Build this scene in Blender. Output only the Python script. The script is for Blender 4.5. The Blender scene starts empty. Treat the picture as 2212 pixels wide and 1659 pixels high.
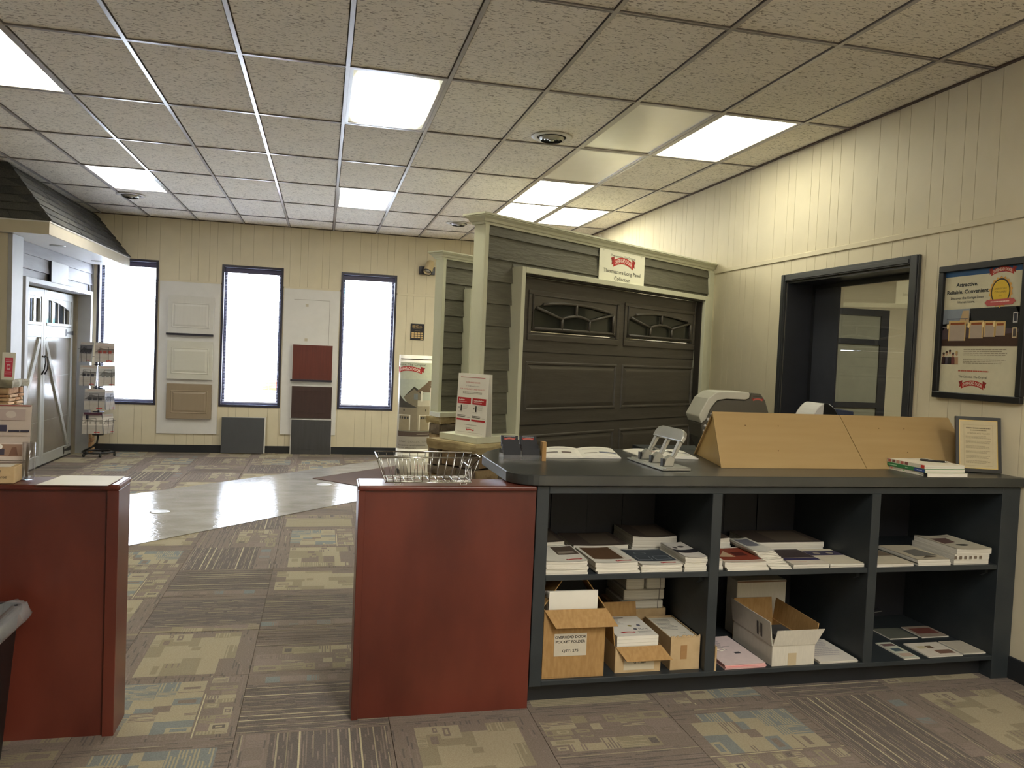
import bpy, bmesh, math, random
from mathutils import Matrix, Vector
random.seed(11)
SC = bpy.context.scene
COL = SC.collection
PI = math.pi

# ------------------------------------------------------------------ camera
YAW, PITCH, ROLL, FPX = 0.234653, -0.037803, 0.042884, 1715.64
def cam_axes():
    cy, sy, cp, sp = math.cos(YAW), math.sin(YAW), math.cos(PITCH), math.sin(PITCH)
    f = Vector((sy*cp, cy*cp, sp)); r = Vector((cy, -sy, 0)); u = r.cross(f)
    cr, sr = math.cos(ROLL), math.sin(ROLL)
    return cr*r + sr*u, -sr*r + cr*u, f
_r, _u, _f = cam_axes()
cam = bpy.data.cameras.new('camera'); camo = bpy.data.objects.new('camera', cam); COL.objects.link(camo)
cam.sensor_fit = 'HORIZONTAL'; cam.sensor_width = 36.0; cam.lens = 36.0*FPX/2212.0
cam.clip_start = 0.05; cam.clip_end = 300
camo.matrix_world = Matrix(((_r.x, _u.x, -_f.x, 0), (_r.y, _u.y, -_f.y, 0), (_r.z, _u.z, -_f.z, 1.56), (0, 0, 0, 1)))
SC.camera = camo

# ------------------------------------------------------------------ sky, exposure
SKY_STRENGTH = 5.2
LAMP_STRENGTH = 5.8
LAMP_COL = (1.0, 0.965, 0.74)
w = bpy.data.worlds.new('sky'); SC.world = w; w.use_nodes = True
bg = w.node_tree.nodes['Background']
bg.inputs[0].default_value = (0.80, 0.88, 1.0, 1); bg.inputs[1].default_value = SKY_STRENGTH   # overcast sky
vs = SC.view_settings
vs.view_transform = 'Standard'; vs.look = 'None'; vs.gamma = 1.0; vs.exposure = 2.6; vs.use_curve_mapping = False

# ------------------------------------------------------------------ materials
def lin(c):
    o = []
    for x in c[:3]:
        x = x/255.0
        o.append(x/12.92 if x <= 0.04045 else ((x+0.055)/1.055)**2.4)
    return tuple(o)+(1.0,)
MATS = {}
def mat(name, col, rough=0.6, metal=0.0, spec=0.5, var=0.06, vscale=9.0, bump=0.0, bscale=80.0, stretch=(1, 1, 1), col2=None, coat=0.0, detail=4.0, lo=0.35, hi=0.65):
    if name in MATS: return MATS[name]
    m = bpy.data.materials.new(name); m.use_nodes = True
    nt = m.node_tree; b = nt.nodes['Principled BSDF']
    b.inputs['Roughness'].default_value = rough; b.inputs['Metallic'].default_value = metal
    b.inputs['Specular IOR Level'].default_value = spec; b.inputs['Coat Weight'].default_value = coat
    c = lin(col)
    if col2 is None:
        a = tuple(x*(1-var) for x in c[:3])+(1,); d = tuple(min(1, x*(1+var)) for x in c[:3])+(1,)
    else: a, d = c, lin(col2)
    tc = nt.nodes.new('ShaderNodeTexCoord'); mp = nt.nodes.new('ShaderNodeMapping')
    mp.inputs['Scale'].default_value = stretch
    nt.links.new(tc.outputs['Object'], mp.inputs['Vector'])
    nz = nt.nodes.new('ShaderNodeTexNoise'); nz.inputs['Scale'].default_value = vscale; nz.inputs['Detail'].default_value = detail
    nt.links.new(mp.outputs[0], nz.inputs['Vector'])
    rp = nt.nodes.new('ShaderNodeValToRGB')
    rp.color_ramp.elements[0].position = lo; rp.color_ramp.elements[0].color = a
    rp.color_ramp.elements[1].position = hi; rp.color_ramp.elements[1].color = d
    nt.links.new(nz.outputs['Fac'], rp.inputs[0]); nt.links.new(rp.outputs[0], b.inputs['Base Color'])
    if bump:
        n2 = nt.nodes.new('ShaderNodeTexNoise'); n2.inputs['Scale'].default_value = bscale; n2.inputs['Detail'].default_value = 3
        nt.links.new(mp.outputs[0], n2.inputs['Vector'])
        bp = nt.nodes.new('ShaderNodeBump'); bp.inputs['Strength'].default_value = bump; bp.inputs['Distance'].default_value = 0.01
        nt.links.new(n2.outputs['Fac'], bp.inputs['Height']); nt.links.new(bp.outputs[0], b.inputs['Normal'])
    MATS[name] = m; return m
def ink(c):
    return mat('ink_%d_%d_%d' % tuple(c[:3]), c, rough=0.65, var=0.03, vscale=30)
def emit(name, col, strength, hot=None):
    if name in MATS: return MATS[name]
    m = bpy.data.materials.new(name); m.use_nodes = True; nt = m.node_tree
    nt.nodes.remove(nt.nodes['Principled BSDF'])
    e = nt.nodes.new('ShaderNodeEmission'); e.inputs[0].default_value = tuple(col)+(1,); e.inputs[1].default_value = strength
    nt.links.new(e.outputs[0], nt.nodes['Material Output'].inputs[0])
    tc = nt.nodes.new('ShaderNodeTexCoord'); mp = nt.nodes.new('ShaderNodeMapping')
    if hot:                                     # tubes sit in the middle of the fixture: its lens is dimmer towards the rim
        mp.inputs['Scale'].default_value = (1/0.36, 1/1.15, 0)
        g = nt.nodes.new('ShaderNodeTexGradient'); g.gradient_type = 'SPHERICAL'
        nt.links.new(tc.outputs['Object'], mp.inputs[0]); nt.links.new(mp.outputs[0], g.inputs[0])
        r = nt.nodes.new('ShaderNodeMapRange'); r.inputs['From Min'].default_value = 0.16; r.inputs['From Max'].default_value = 0.62
        r.inputs['To Min'].default_value = hot; r.inputs['To Max'].default_value = strength
        nt.links.new(g.outputs['Fac'], r.inputs[0]); nt.links.new(r.outputs[0], e.inputs[1])
    else:
        nz = nt.nodes.new('ShaderNodeTexNoise'); nz.inputs['Scale'].default_value = 3
        nt.links.new(tc.outputs['Object'], nz.inputs[0])
        r = nt.nodes.new('ShaderNodeMapRange'); r.inputs['To Min'].default_value = strength*0.95; r.inputs['To Max'].default_value = strength*1.05
        nt.links.new(nz.outputs['Fac'], r.inputs[0]); nt.links.new(r.outputs[0], e.inputs[1])
    MATS[name] = m; return m
def glass(name, ior=1.5, tint=(1, 1, 1), rough=0.0, milky=0.0):
    if name in MATS: return MATS[name]
    m = bpy.data.materials.new(name); m.use_nodes = True; nt = m.node_tree
    nt.nodes.remove(nt.nodes['Principled BSDF'])
    t = nt.nodes.new('ShaderNodeBsdfTransparent'); t.inputs[0].default_value = tuple(tint)+(1,)
    g = nt.nodes.new('ShaderNodeBsdfGlossy'); g.inputs['Roughness'].default_value = rough
    lw_ = nt.nodes.new('ShaderNodeLayerWeight'); lw_.inputs['Blend'].default_value = 0.5
    pw = nt.nodes.new('ShaderNodeMath'); pw.operation = 'POWER'; pw.inputs[1].default_value = 5.0; nt.links.new(lw_.outputs['Facing'], pw.inputs[0])
    f0 = ((ior-1)/(ior+1))**2
    fr = nt.nodes.new('ShaderNodeMath'); fr.operation = 'MULTIPLY_ADD'; fr.inputs[1].default_value = 1-f0; fr.inputs[2].default_value = f0; nt.links.new(pw.outputs[0], fr.inputs[0])
    mx = nt.nodes.new('ShaderNodeMixShader')
    nt.links.new(fr.outputs[0], mx.inputs[0]); nt.links.new(t.outputs[0], mx.inputs[1]); nt.links.new(g.outputs[0], mx.inputs[2])
    out = mx.outputs[0]
    if milky:
        df = nt.nodes.new('ShaderNodeBsdfDiffuse'); df.inputs[0].default_value = (0.8, 0.82, 0.85, 1); m2 = nt.nodes.new('ShaderNodeMixShader'); m2.inputs[0].default_value = milky
        nt.links.new(out, m2.inputs[1]); nt.links.new(df.outputs[0], m2.inputs[2]); out = m2.outputs[0]
    nt.links.new(out, nt.nodes['Material Output'].inputs[0])
    MATS[name] = m; return m
def ceiling_mat():
    m = mat('ceiling_tile', (236, 230, 218), rough=0.9, spec=0.2, var=0.03, vscale=3)
    nt = m.node_tree; b = nt.nodes['Principled BSDF']
    tc = nt.nodes.new('ShaderNodeTexCoord'); oi = nt.nodes.new('ShaderNodeObjectInfo')
    ad = nt.nodes.new('ShaderNodeVectorMath'); ad.operation = 'ADD'
    sc = nt.nodes.new('ShaderNodeVectorMath'); sc.operation = 'SCALE'; sc.inputs['Scale'].default_value = 0.02
    nt.links.new(oi.outputs['Location'], sc.inputs[0])
    nt.links.new(tc.outputs['Object'], ad.inputs[0]); nt.links.new(sc.outputs[0], ad.inputs[1])
    mp = nt.nodes.new('ShaderNodeMapping'); mp.inputs['Scale'].default_value = (30, 92, 1)
    nt.links.new(ad.outputs[0], mp.inputs[0])
    nz = nt.nodes.new('ShaderNodeTexNoise'); nz.inputs['Scale'].default_value = 1.0; nz.inputs['Detail'].default_value = 1.5; nz.inputs['Distortion'].default_value = 1.2
    nt.links.new(mp.outputs[0], nz.inputs[0])
    rp = nt.nodes.new('ShaderNodeValToRGB')                    # worm-like fissures
    rp.color_ramp.elements[0].position = 0.365; rp.color_ramp.elements[0].color = (0.45, 0.43, 0.41, 1)
    rp.color_ramp.elements[1].position = 0.415; rp.color_ramp.elements[1].color = (1, 1, 1, 1)
    nt.links.new(nz.outputs['Fac'], rp.inputs[0])
    mx = nt.nodes.new('ShaderNodeMix'); mx.data_type = 'RGBA'; mx.blend_type = 'MULTIPLY'; mx.inputs[0].default_value = 1
    src = b.inputs['Base Color'].links[0].from_socket
    nt.links.new(src, mx.inputs[6]); nt.links.new(rp.outputs[0], mx.inputs[7]); nt.links.new(mx.outputs[2], b.inputs['Base Color'])
    bp = nt.nodes.new('ShaderNodeBump'); bp.inputs['Strength'].default_value = 0.4; bp.inputs['Distance'].default_value = 0.004
    nt.links.new(rp.outputs[0], bp.inputs['Height']); nt.links.new(bp.outputs[0], b.inputs['Normal'])
    return m

M_CEIL = ceiling_mat()
M_BAR = mat('grid_paint', (158, 152, 150), rough=0.28, spec=0.7, var=0.03)
M_WALL = mat('cream_panelling', (213, 203, 177), rough=0.55, spec=0.35, var=0.025, vscale=5, bump=0.03, bscale=200)
M_BACK = mat('groove_paint', (150, 138, 108), rough=0.8, var=0.03)
M_BASE = mat('black_vinyl_base', (38, 40, 44), rough=0.45)
M_RED = mat('mahogany', (84, 38, 29), col2=(108, 52, 40), rough=0.30, spec=0.5, vscale=2.2, stretch=(1.6, 1.6, 0.7), detail=6, bump=0.02, bscale=220)
M_COUNTER = mat('slate_laminate', (40, 43, 43), col2=(52, 54, 52), rough=0.30, spec=0.9, vscale=5, detail=6, bump=0.02, bscale=150)
M_SHELF = mat('charcoal_paint', (40, 46, 50), col2=(48, 53, 56), rough=0.5, vscale=6, bump=0.05, bscale=120)
M_SHELFBACK = mat('navy_back_paint', (30, 31, 38), rough=0.6, var=0.1, vscale=4)
M_TRIM = mat('sage_white_trim', (206, 206, 182), rough=0.5, var=0.03, bump=0.06, bscale=150, stretch=(1, 1, 0.3))
M_SIDING = mat('olive_grey_siding', (92, 90, 77), col2=(102, 100, 86), rough=0.6, vscale=14, stretch=(0.4, 1, 3), bump=0.5, bscale=26, detail=6)
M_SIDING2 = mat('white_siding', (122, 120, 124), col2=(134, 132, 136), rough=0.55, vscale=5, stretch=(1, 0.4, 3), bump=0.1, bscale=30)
M_GDOOR = mat('bronze_door_paint', (76, 71, 63), col2=(84, 79, 71), rough=0.42, vscale=12, stretch=(0.3, 1, 4), bump=0.12, bscale=45, detail=5)
M_STONE = [mat('fieldstone_a', (112, 92, 66), col2=(150, 128, 92), rough=0.85, vscale=9, bump=0.6, bscale=35, detail=6),
           mat('fieldstone_b', (84, 74, 62), col2=(118, 104, 84), rough=0.85, vscale=11, bump=0.6, bscale=35, detail=6),
           mat('fieldstone_c', (136, 112, 78), col2=(166, 144, 106), rough=0.85, vscale=10, bump=0.6, bscale=35, detail=6)]
M_CAP = mat('cap_stone', (152, 134, 96), col2=(184, 168, 124), rough=0.85, vscale=8, bump=0.5, bscale=28, detail=7)
M_MORTAR = mat('mortar', (52, 44, 38), rough=0.95, var=0.15)
M_LEDGE = [mat('ledgestone_a', (176, 140, 104), col2=(200, 166, 128), rough=0.85, vscale=14, bump=0.5, bscale=40),
           mat('ledgestone_b', (158, 116, 84), col2=(186, 146, 108), rough=0.85, vscale=14, bump=0.5, bscale=40),
           mat('ledgestone_c', (196, 168, 130), col2=(170, 136, 104), rough=0.85, vscale=12, bump=0.5, bscale=40)]
M_SHINGLE = [mat('shingle_a', (52, 54, 56), col2=(70, 70, 68), rough=0.9, vscale=120, bump=0.4, bscale=300),
             mat('shingle_b', (64, 65, 64), col2=(82, 81, 76), rough=0.9, vscale=120, bump=0.4, bscale=300)]
M_WHITE = mat('white_paint', (214, 212, 208), rough=0.5, var=0.02)
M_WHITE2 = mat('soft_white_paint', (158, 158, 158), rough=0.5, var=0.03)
M_FASCIA = mat('fascia_paint', (190, 181, 160), rough=0.45, var=0.02)
M_DARKFRAME = mat('charcoal_frame', (50, 52, 54), rough=0.4, var=0.05)
M_BLACK = mat('black_frame', (26, 26, 27), rough=0.35)
M_WINFRAME = mat('bronze_window_frame', (46, 44, 58), rough=0.35)
M_MAPLE = mat('maple_veneer', (168, 140, 94), col2=(176, 149, 104), rough=0.42, vscale=3, stretch=(0.8, 9, 9), detail=8, lo=0.2, hi=0.8)
M_MAPLE_E = mat('maple_end', (184, 152, 98), col2=(194, 164, 110), rough=0.42, vscale=5, stretch=(3, 1, 0.8), detail=8)
M_CARD = mat('cardboard', (158, 122, 74), col2=(172, 136, 86), rough=0.8, vscale=18, stretch=(4, 4, 1))
M_CARD2 = mat('cardboard_light', (184, 158, 118), col2=(196, 170, 130), rough=0.75, vscale=14)
M_CARDW = mat('white_corrugate', (206, 200, 186), rough=0.7, var=0.04, vscale=20, stretch=(8, 8, 1))
M_PAPER = mat('paper_white', (228, 224, 212), rough=0.6, var=0.02)
M_PAGES = mat('page_edges', (222, 218, 206), col2=(192, 186, 172), rough=0.7, vscale=3, stretch=(1, 1, 260), lo=0.45, hi=0.6)
M_CHROME = mat('chrome_wire', (200, 200, 196), rough=0.18, metal=1.0, var=0.03)
M_STEEL = mat('satin_steel', (176, 176, 170), rough=0.35, metal=0.8, var=0.04)
M_GREY = mat('light_grey_plastic', (196, 194, 180), rough=0.4, var=0.03)
M_DGREY = mat('dark_grey_plastic', (86, 82, 72), rough=0.45, var=0.04)
M_BIN = mat('bin_plastic', (30, 33, 40), rough=0.5)
M_ACRYL = glass('clear_acrylic', 1.5, (0.975, 0.98, 0.99), 0.02)
M_LINER = glass('clear_liner', 1.9, (0.88, 0.90, 0.93), 0.25, milky=0.22)
M_GLASS = glass('window_glass', 1.45, (0.97, 0.98, 1.0))
M_OFFGLASS = glass('office_glass', 2.3, (0.86, 0.87, 0.84))
M_FROST = mat('frosted_lite', (150, 150, 134), rough=0.6, var=0.05)
M_LENS = mat('unlit_lens', (248, 245, 234), rough=0.18, spec=1.0, var=0.01)

# ------------------------------------------------------------------ mesh helpers
class MB:
    def __init__(s): s.v, s.f, s.m, s.sm = [], [], [], []
    def add(s, vs, fs, mi=0, smooth=False, M=None):
        b = len(s.v)
        for q in vs:
            s.v.append(tuple(M @ Vector(q)) if M is not None else tuple(q))
        for f in fs: s.f.append([b+i for i in f]); s.m.append(mi); s.sm.append(smooth)
        return s
    def box(s, x0, x1, y0, y1, z0, z1, mi=0, M=None):
        vs = [(x0, y0, z0), (x1, y0, z0), (x1, y1, z0), (x0, y1, z0), (x0, y0, z1), (x1, y0, z1), (x1, y1, z1), (x0, y1, z1)]
        return s.add(vs, [(0, 3, 2, 1), (4, 5, 6, 7), (0, 1, 5, 4), (1, 2, 6, 5), (2, 3, 7, 6), (3, 0, 4, 7)], mi, False, M)
    def hexa(s, vs, mi=0):
        return s.add(vs, [(0, 3, 2, 1), (4, 5, 6, 7), (0, 1, 5, 4), (1, 2, 6, 5), (2, 3, 7, 6), (3, 0, 4, 7)], mi)
    def prism(s, poly, lo, hi, axis='z', mi=0, M=None, smooth=False):
        n = len(poly)
        def P(p, t): return (p[0], p[1], t) if axis == 'z' else ((p[0], t, p[1]) if axis == 'y' else (t, p[0], p[1]))
        vs = [P(p, lo) for p in poly]+[P(p, hi) for p in poly]
        b = len(s.v)
        s.add(vs, [list(range(n))[::-1], list(range(n, 2*n))], mi, False, M)
        for i in range(n):
            s.f.append([b+i, b+(i+1) % n, b+n+(i+1) % n, b+n+i]); s.m.append(mi); s.sm.append(smooth)
        return s
    def tube(s, pts, r, n=8, mi=0, closed=False):
        pts = [Vector(p) for p in pts]; k = len(pts); rings = []
        up = None
        for i, p in enumerate(pts):
            if closed: d = pts[(i+1) % k]-pts[i-1]
            else: d = pts[min(i+1, k-1)]-pts[max(i-1, 0)]
            d.normalize()
            if up is None: up = Vector((0, 0, 1)) if abs(d.z) < 0.9 else Vector((1, 0, 0))
            a = up-d*up.dot(d)
            if a.length < 1e-4: a = Vector((1, 0, 0))-d*d.x
            a.normalize(); up = a; c = d.cross(a)
            rr = r[i] if isinstance(r, (list, tuple)) else r
            rings.append([p+(a*math.cos(2*PI*j/n)+c*math.sin(2*PI*j/n))*rr for j in range(n)])
        b = len(s.v)
        for rg in rings: s.v.extend([tuple(q) for q in rg])
        for i in range(k if closed else k-1):
            i2 = (i+1) % k
            for j in range(n):
                s.f.append([b+i*n+j, b+i*n+(j+1) % n, b+i2*n+(j+1) % n, b+i2*n+j]); s.m.append(mi); s.sm.append(True)
        if not closed:
            s.f.append([b+j for j in range(n)][::-1]); s.f.append([b+(k-1)*n+j for j in range(n)]); s.m += [mi, mi]; s.sm += [False, False]
        return s
    def lathe(s, prof, n=28, mi=0, M=None, cap=True):
        b = len(s.v)
        vs = [(r*math.cos(2*PI*j/n), r*math.sin(2*PI*j/n), z) for r, z in prof for j in range(n)]
        fs = []
        for i in range(len(prof)-1):
            for j in range(n): fs.append((i*n+j, i*n+(j+1) % n, (i+1)*n+(j+1) % n, (i+1)*n+j))
        s.add(vs, fs, mi, True, M)
        if cap:
            k = len(prof)-1
            s.f.append([b+j for j in range(n)][::-1]); s.f.append([b+k*n+j for j in range(n)]); s.m += [mi, mi]; s.sm += [False, False]
        return s
    def mesh(s, name, mats, recalc=True):
        me = bpy.data.meshes.new(name); me.from_pydata(s.v, [], s.f)
        for m in (mats if isinstance(mats, (list, tuple)) else [mats]): me.materials.append(m)
        me.polygons.foreach_set('material_index', s.m); me.polygons.foreach_set('use_smooth', s.sm)
        if recalc:
            bm = bmesh.new(); bm.from_mesh(me); bmesh.ops.recalc_face_normals(bm, faces=bm.faces); bm.to_mesh(me); bm.free()
        me.update(); return me
    def build(s, name, mats, parent=None, bevel=0, loc=(0, 0, 0), rot=(0, 0, 0), recalc=True, seg=1):
        o = bpy.data.objects.new(name, s.mesh(name, mats, recalc)); COL.objects.link(o)
        o.location = loc; o.rotation_euler = rot
        if parent is not None: o.parent = parent
        if bevel:
            md = o.modifiers.new('bevel', 'BEVEL'); md.width = bevel; md.segments = seg; md.limit_method = 'ANGLE'
        return o
def inst(name, me, parent, loc=(0, 0, 0), rot=(0, 0, 0)):
    o = bpy.data.objects.new(name, me); COL.objects.link(o); o.parent = parent; o.location = loc; o.rotation_euler = rot; return o
def BX(*a): return MB().box(*a)
def thing(name, label, cat, loc=(0, 0, 0), rz=0.0, group=None, rot=None):
    o = bpy.data.objects.new(name, None); COL.objects.link(o); o.empty_display_size = 0.1
    o.location = loc; o.rotation_euler = rot if rot else (0, 0, rz)
    o['label'] = label; o['category'] = cat
    if group: o['group'] = group
    return o
def tag(o, label, cat, group=None):
    o['label'] = label; o['category'] = cat
    if group: o['group'] = group
    return o
def struct(o): o['kind'] = 'structure'; return o
def sempty(name, loc=(0, 0, 0)):
    o = bpy.data.objects.new(name, None); COL.objects.link(o); o.location = loc; o['kind'] = 'structure'; return o

# ------------------------------------------------------------------ flat print helpers
TXT = {}
def text_mesh(t, bold=0.0):
    k = (t, bold)
    if k not in TXT:
        cu = bpy.data.curves.new('lettering', 'FONT'); cu.body = t; cu.resolution_u = 2; cu.offset = bold; cu.size = 1.0
        ob = bpy.data.objects.new('lettering', cu); COL.objects.link(ob)
        me = bpy.data.meshes.new_from_object(ob.evaluated_get(bpy.context.evaluated_depsgraph_get()))
        vs = [(q.co.x, q.co.y) for q in me.vertices]; fs = [tuple(p.vertices) for p in me.polygons]
        bpy.data.objects.remove(ob); bpy.data.curves.remove(cu); bpy.data.meshes.remove(me)
        x0 = min(v[0] for v in vs); x1 = max(v[0] for v in vs); y0 = min(v[1] for v in vs); y1 = max(v[1] for v in vs)
        TXT[k] = (vs, fs, x0, x1, y0, y1)
    return TXT[k]
class Print:
    """flat ink on a sheet: u to the right, v up, in metres; o = lower left corner"""
    def __init__(s, o, ux, uy, fmap=None, step=0.0003):
        s.o, s.ux, s.uy = Vector(o), Vector(ux).normalized(), Vector(uy).normalized(); s.n = s.ux.cross(s.uy)
        s.mb = MB(); s.cols = []; s.fmap = fmap; s.step = step
    def P(s, u, v, L):
        if s.fmap: return s.fmap(u, v, L*s.step)
        return tuple(s.o+s.ux*u+s.uy*v+s.n*(L*s.step+0.0004))
    def ci(s, c):
        c = tuple(c)
        if c not in s.cols: s.cols.append(c)
        return s.cols.index(c)
    def poly(s, pts, c, L=1):
        if s.fmap and max(p[0] for p in pts)-min(p[0] for p in pts) > 0.021 and s.step > 0.0005:     # follow the curve: cut into narrow strips
            def clip(P, x, keep):
                o = []
                for i in range(len(P)):
                    a, b = P[i-1], P[i]; ia, ib = (a[0]-x)*keep >= 0, (b[0]-x)*keep >= 0
                    if ia != ib: f = (x-a[0])/(b[0]-a[0]); o.append((x, a[1]+f*(b[1]-a[1])))
                    if ib: o.append(b)
                return o
            lo, hi = min(p[0] for p in pts), max(p[0] for p in pts); n = int((hi-lo)/0.02)+1
            for k in range(n):
                q = clip(list(pts), lo+(hi-lo)*k/n, 1); q = clip(q, lo+(hi-lo)*(k+1)/n, -1) if len(q) > 2 else q
                if len(q) > 2: s.mb.add([s.P(u, v, L) for u, v in q], [list(range(len(q)))], s.ci(c))
            return s
        s.mb.add([s.P(u, v, L) for u, v in pts], [list(range(len(pts)))], s.ci(c)); return s
    def rect(s, u0, v0, u1, v1, c, L=1):
        if s.fmap:
            n = max(1, int(abs(u1-u0)/0.02)); d = (u1-u0)/n
            for i in range(n): s.poly([(u0+i*d, v0), (u0+i*d+d, v0), (u0+i*d+d, v1), (u0+i*d, v1)], c, L)
            return s
        return s.poly([(u0, v0), (u1, v0), (u1, v1), (u0, v1)], c, L)
    def ell(s, cu, cv, ru, rv, c, L=1, n=20): return s.poly([(cu+ru*math.cos(2*PI*i/n), cv+rv*math.sin(2*PI*i/n)) for i in range(n)], c, L)
    def text(s, t, cu, cv, h, c, w=None, L=3, bold=0.0, warp=None, left=False):
        vs, fs, x0, x1, y0, y1 = text_mesh(t, bold)
        k = h/0.70; kx = k if w is None else w/(x1-x0)
        W = (x1-x0)*kx; uo = cu if left else cu-W/2
        pts = []
        for x, y in vs:
            u = uo+(x-x0)*kx; v = cv-h/2+y*k
            if warp: v += warp(u)
            pts.append(s.P(u, v, L))
        s.mb.add(pts, fs, s.ci(c)); return s
    def lines(s, u0, v0, u1, v1, n, c, frac=0.45, L=2, center=False, rag=0.25, seed=1):
        rg = random.Random(seed); dv = (v1-v0)/n
        for i in range(n):
            ln = (u1-u0)*(1-rag*rg.random()); a = u0+((u1-u0-ln)/2 if center else 0); b = a+ln
            vt = v1-i*dv; u = a
            while u < b-1e-4:
                wd = min((u1-u0)*(0.03+0.07*rg.random()), b-u)
                s.rect(u, vt-dv*frac, u+wd*0.86, vt, c, L); u += wd
        return s
    def logo(s, cu, cv, w, L=2, text=True, red=(186, 44, 40), pale=(240, 226, 214)):
        """arched red ribbon with folded tails"""
        h = w*0.15; arch = w*0.16
        def y(t): return cv+arch*(1-4*t*t)-arch*0.6
        N = 12; top, bot = [], []
        for i in range(N+1):
            t = -0.40+0.80*i/N; top.append((cu+t*w, y(t)+h/2)); bot.append((cu+t*w, y(t)-h/2))
        for sgn in (-1, 1):
            t0 = 0.36*sgn; a = cu+t0*w; e = cu+sgn*w*0.5; yy = y(0.40)
            s.poly([(a, yy+h*0.1), (cu+sgn*w*0.47, yy-h*0.2), (cu+sgn*w*0.455, yy+h*0.35), (e, yy+h*0.85), (a, yy+h*1.15)], (150, 34, 32), L)
        for i in range(N): s.poly([bot[i], bot[i+1], top[i+1], top[i]], red, L+1)
        if text: s.text('OVERHEAD DOOR', cu, cv, h*0.62, pale, w=w*0.70, L=L+2, bold=0.02, warp=lambda u: arch*(1-4*((u-cu)/w)**2)-arch*0.6)
        return s
    def build(s, name, parent=None, label=None):
        o = s.mb.build(name, [ink(c) for c in s.cols], parent, recalc=False)
        if label: o['label'] = label
        return o

# ================================================================== STRUCTURE
GX0, GY0, GX, GY, ZC = 0.087, 4.881, 0.6096, 1.2192, 3.212
XL, XR, YB, YF = -6.0, 3.5, -2.5, 11.74
# ---- floor: slab, carpet tiles, vinyl inlay
floor = struct(BX(XL, XR+0.3, YB, YF+0.2, -0.15, -0.006).build('floor', mat('carpet_backing', (104, 94, 84), rough=0.95, var=0.1)))
CARP = [mat('yarn_taupe', (128, 116, 106), col2=(142, 130, 119), rough=0.95, spec=0.1, vscale=160, bump=0.5, bscale=400),
        mat('yarn_dark', (106, 98, 93), col2=(121, 112, 106), rough=0.95, spec=0.1, vscale=160, bump=0.5, bscale=400),
        mat('yarn_beige', (164, 153, 128), col2=(177, 166, 141), rough=0.95, spec=0.1, vscale=160, bump=0.5, bscale=400),
        mat('yarn_olive', (146, 136, 113), col2=(158, 148, 125), rough=0.95, spec=0.1, vscale=160, bump=0.5, bscale=400),
        mat('yarn_blue', (126, 130, 127), col2=(140, 144, 140), rough=0.95, spec=0.1, vscale=160, bump=0.5, bscale=400),
        mat('yarn_light', (190, 179, 146), col2=(203, 193, 160), rough=0.95, spec=0.1, vscale=160, bump=0.5, bscale=400),
        mat('yarn_rose', (136, 123, 114), col2=(150, 136, 126), rough=0.95, spec=0.1, vscale=160, bump=0.5, bscale=400)]
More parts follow.
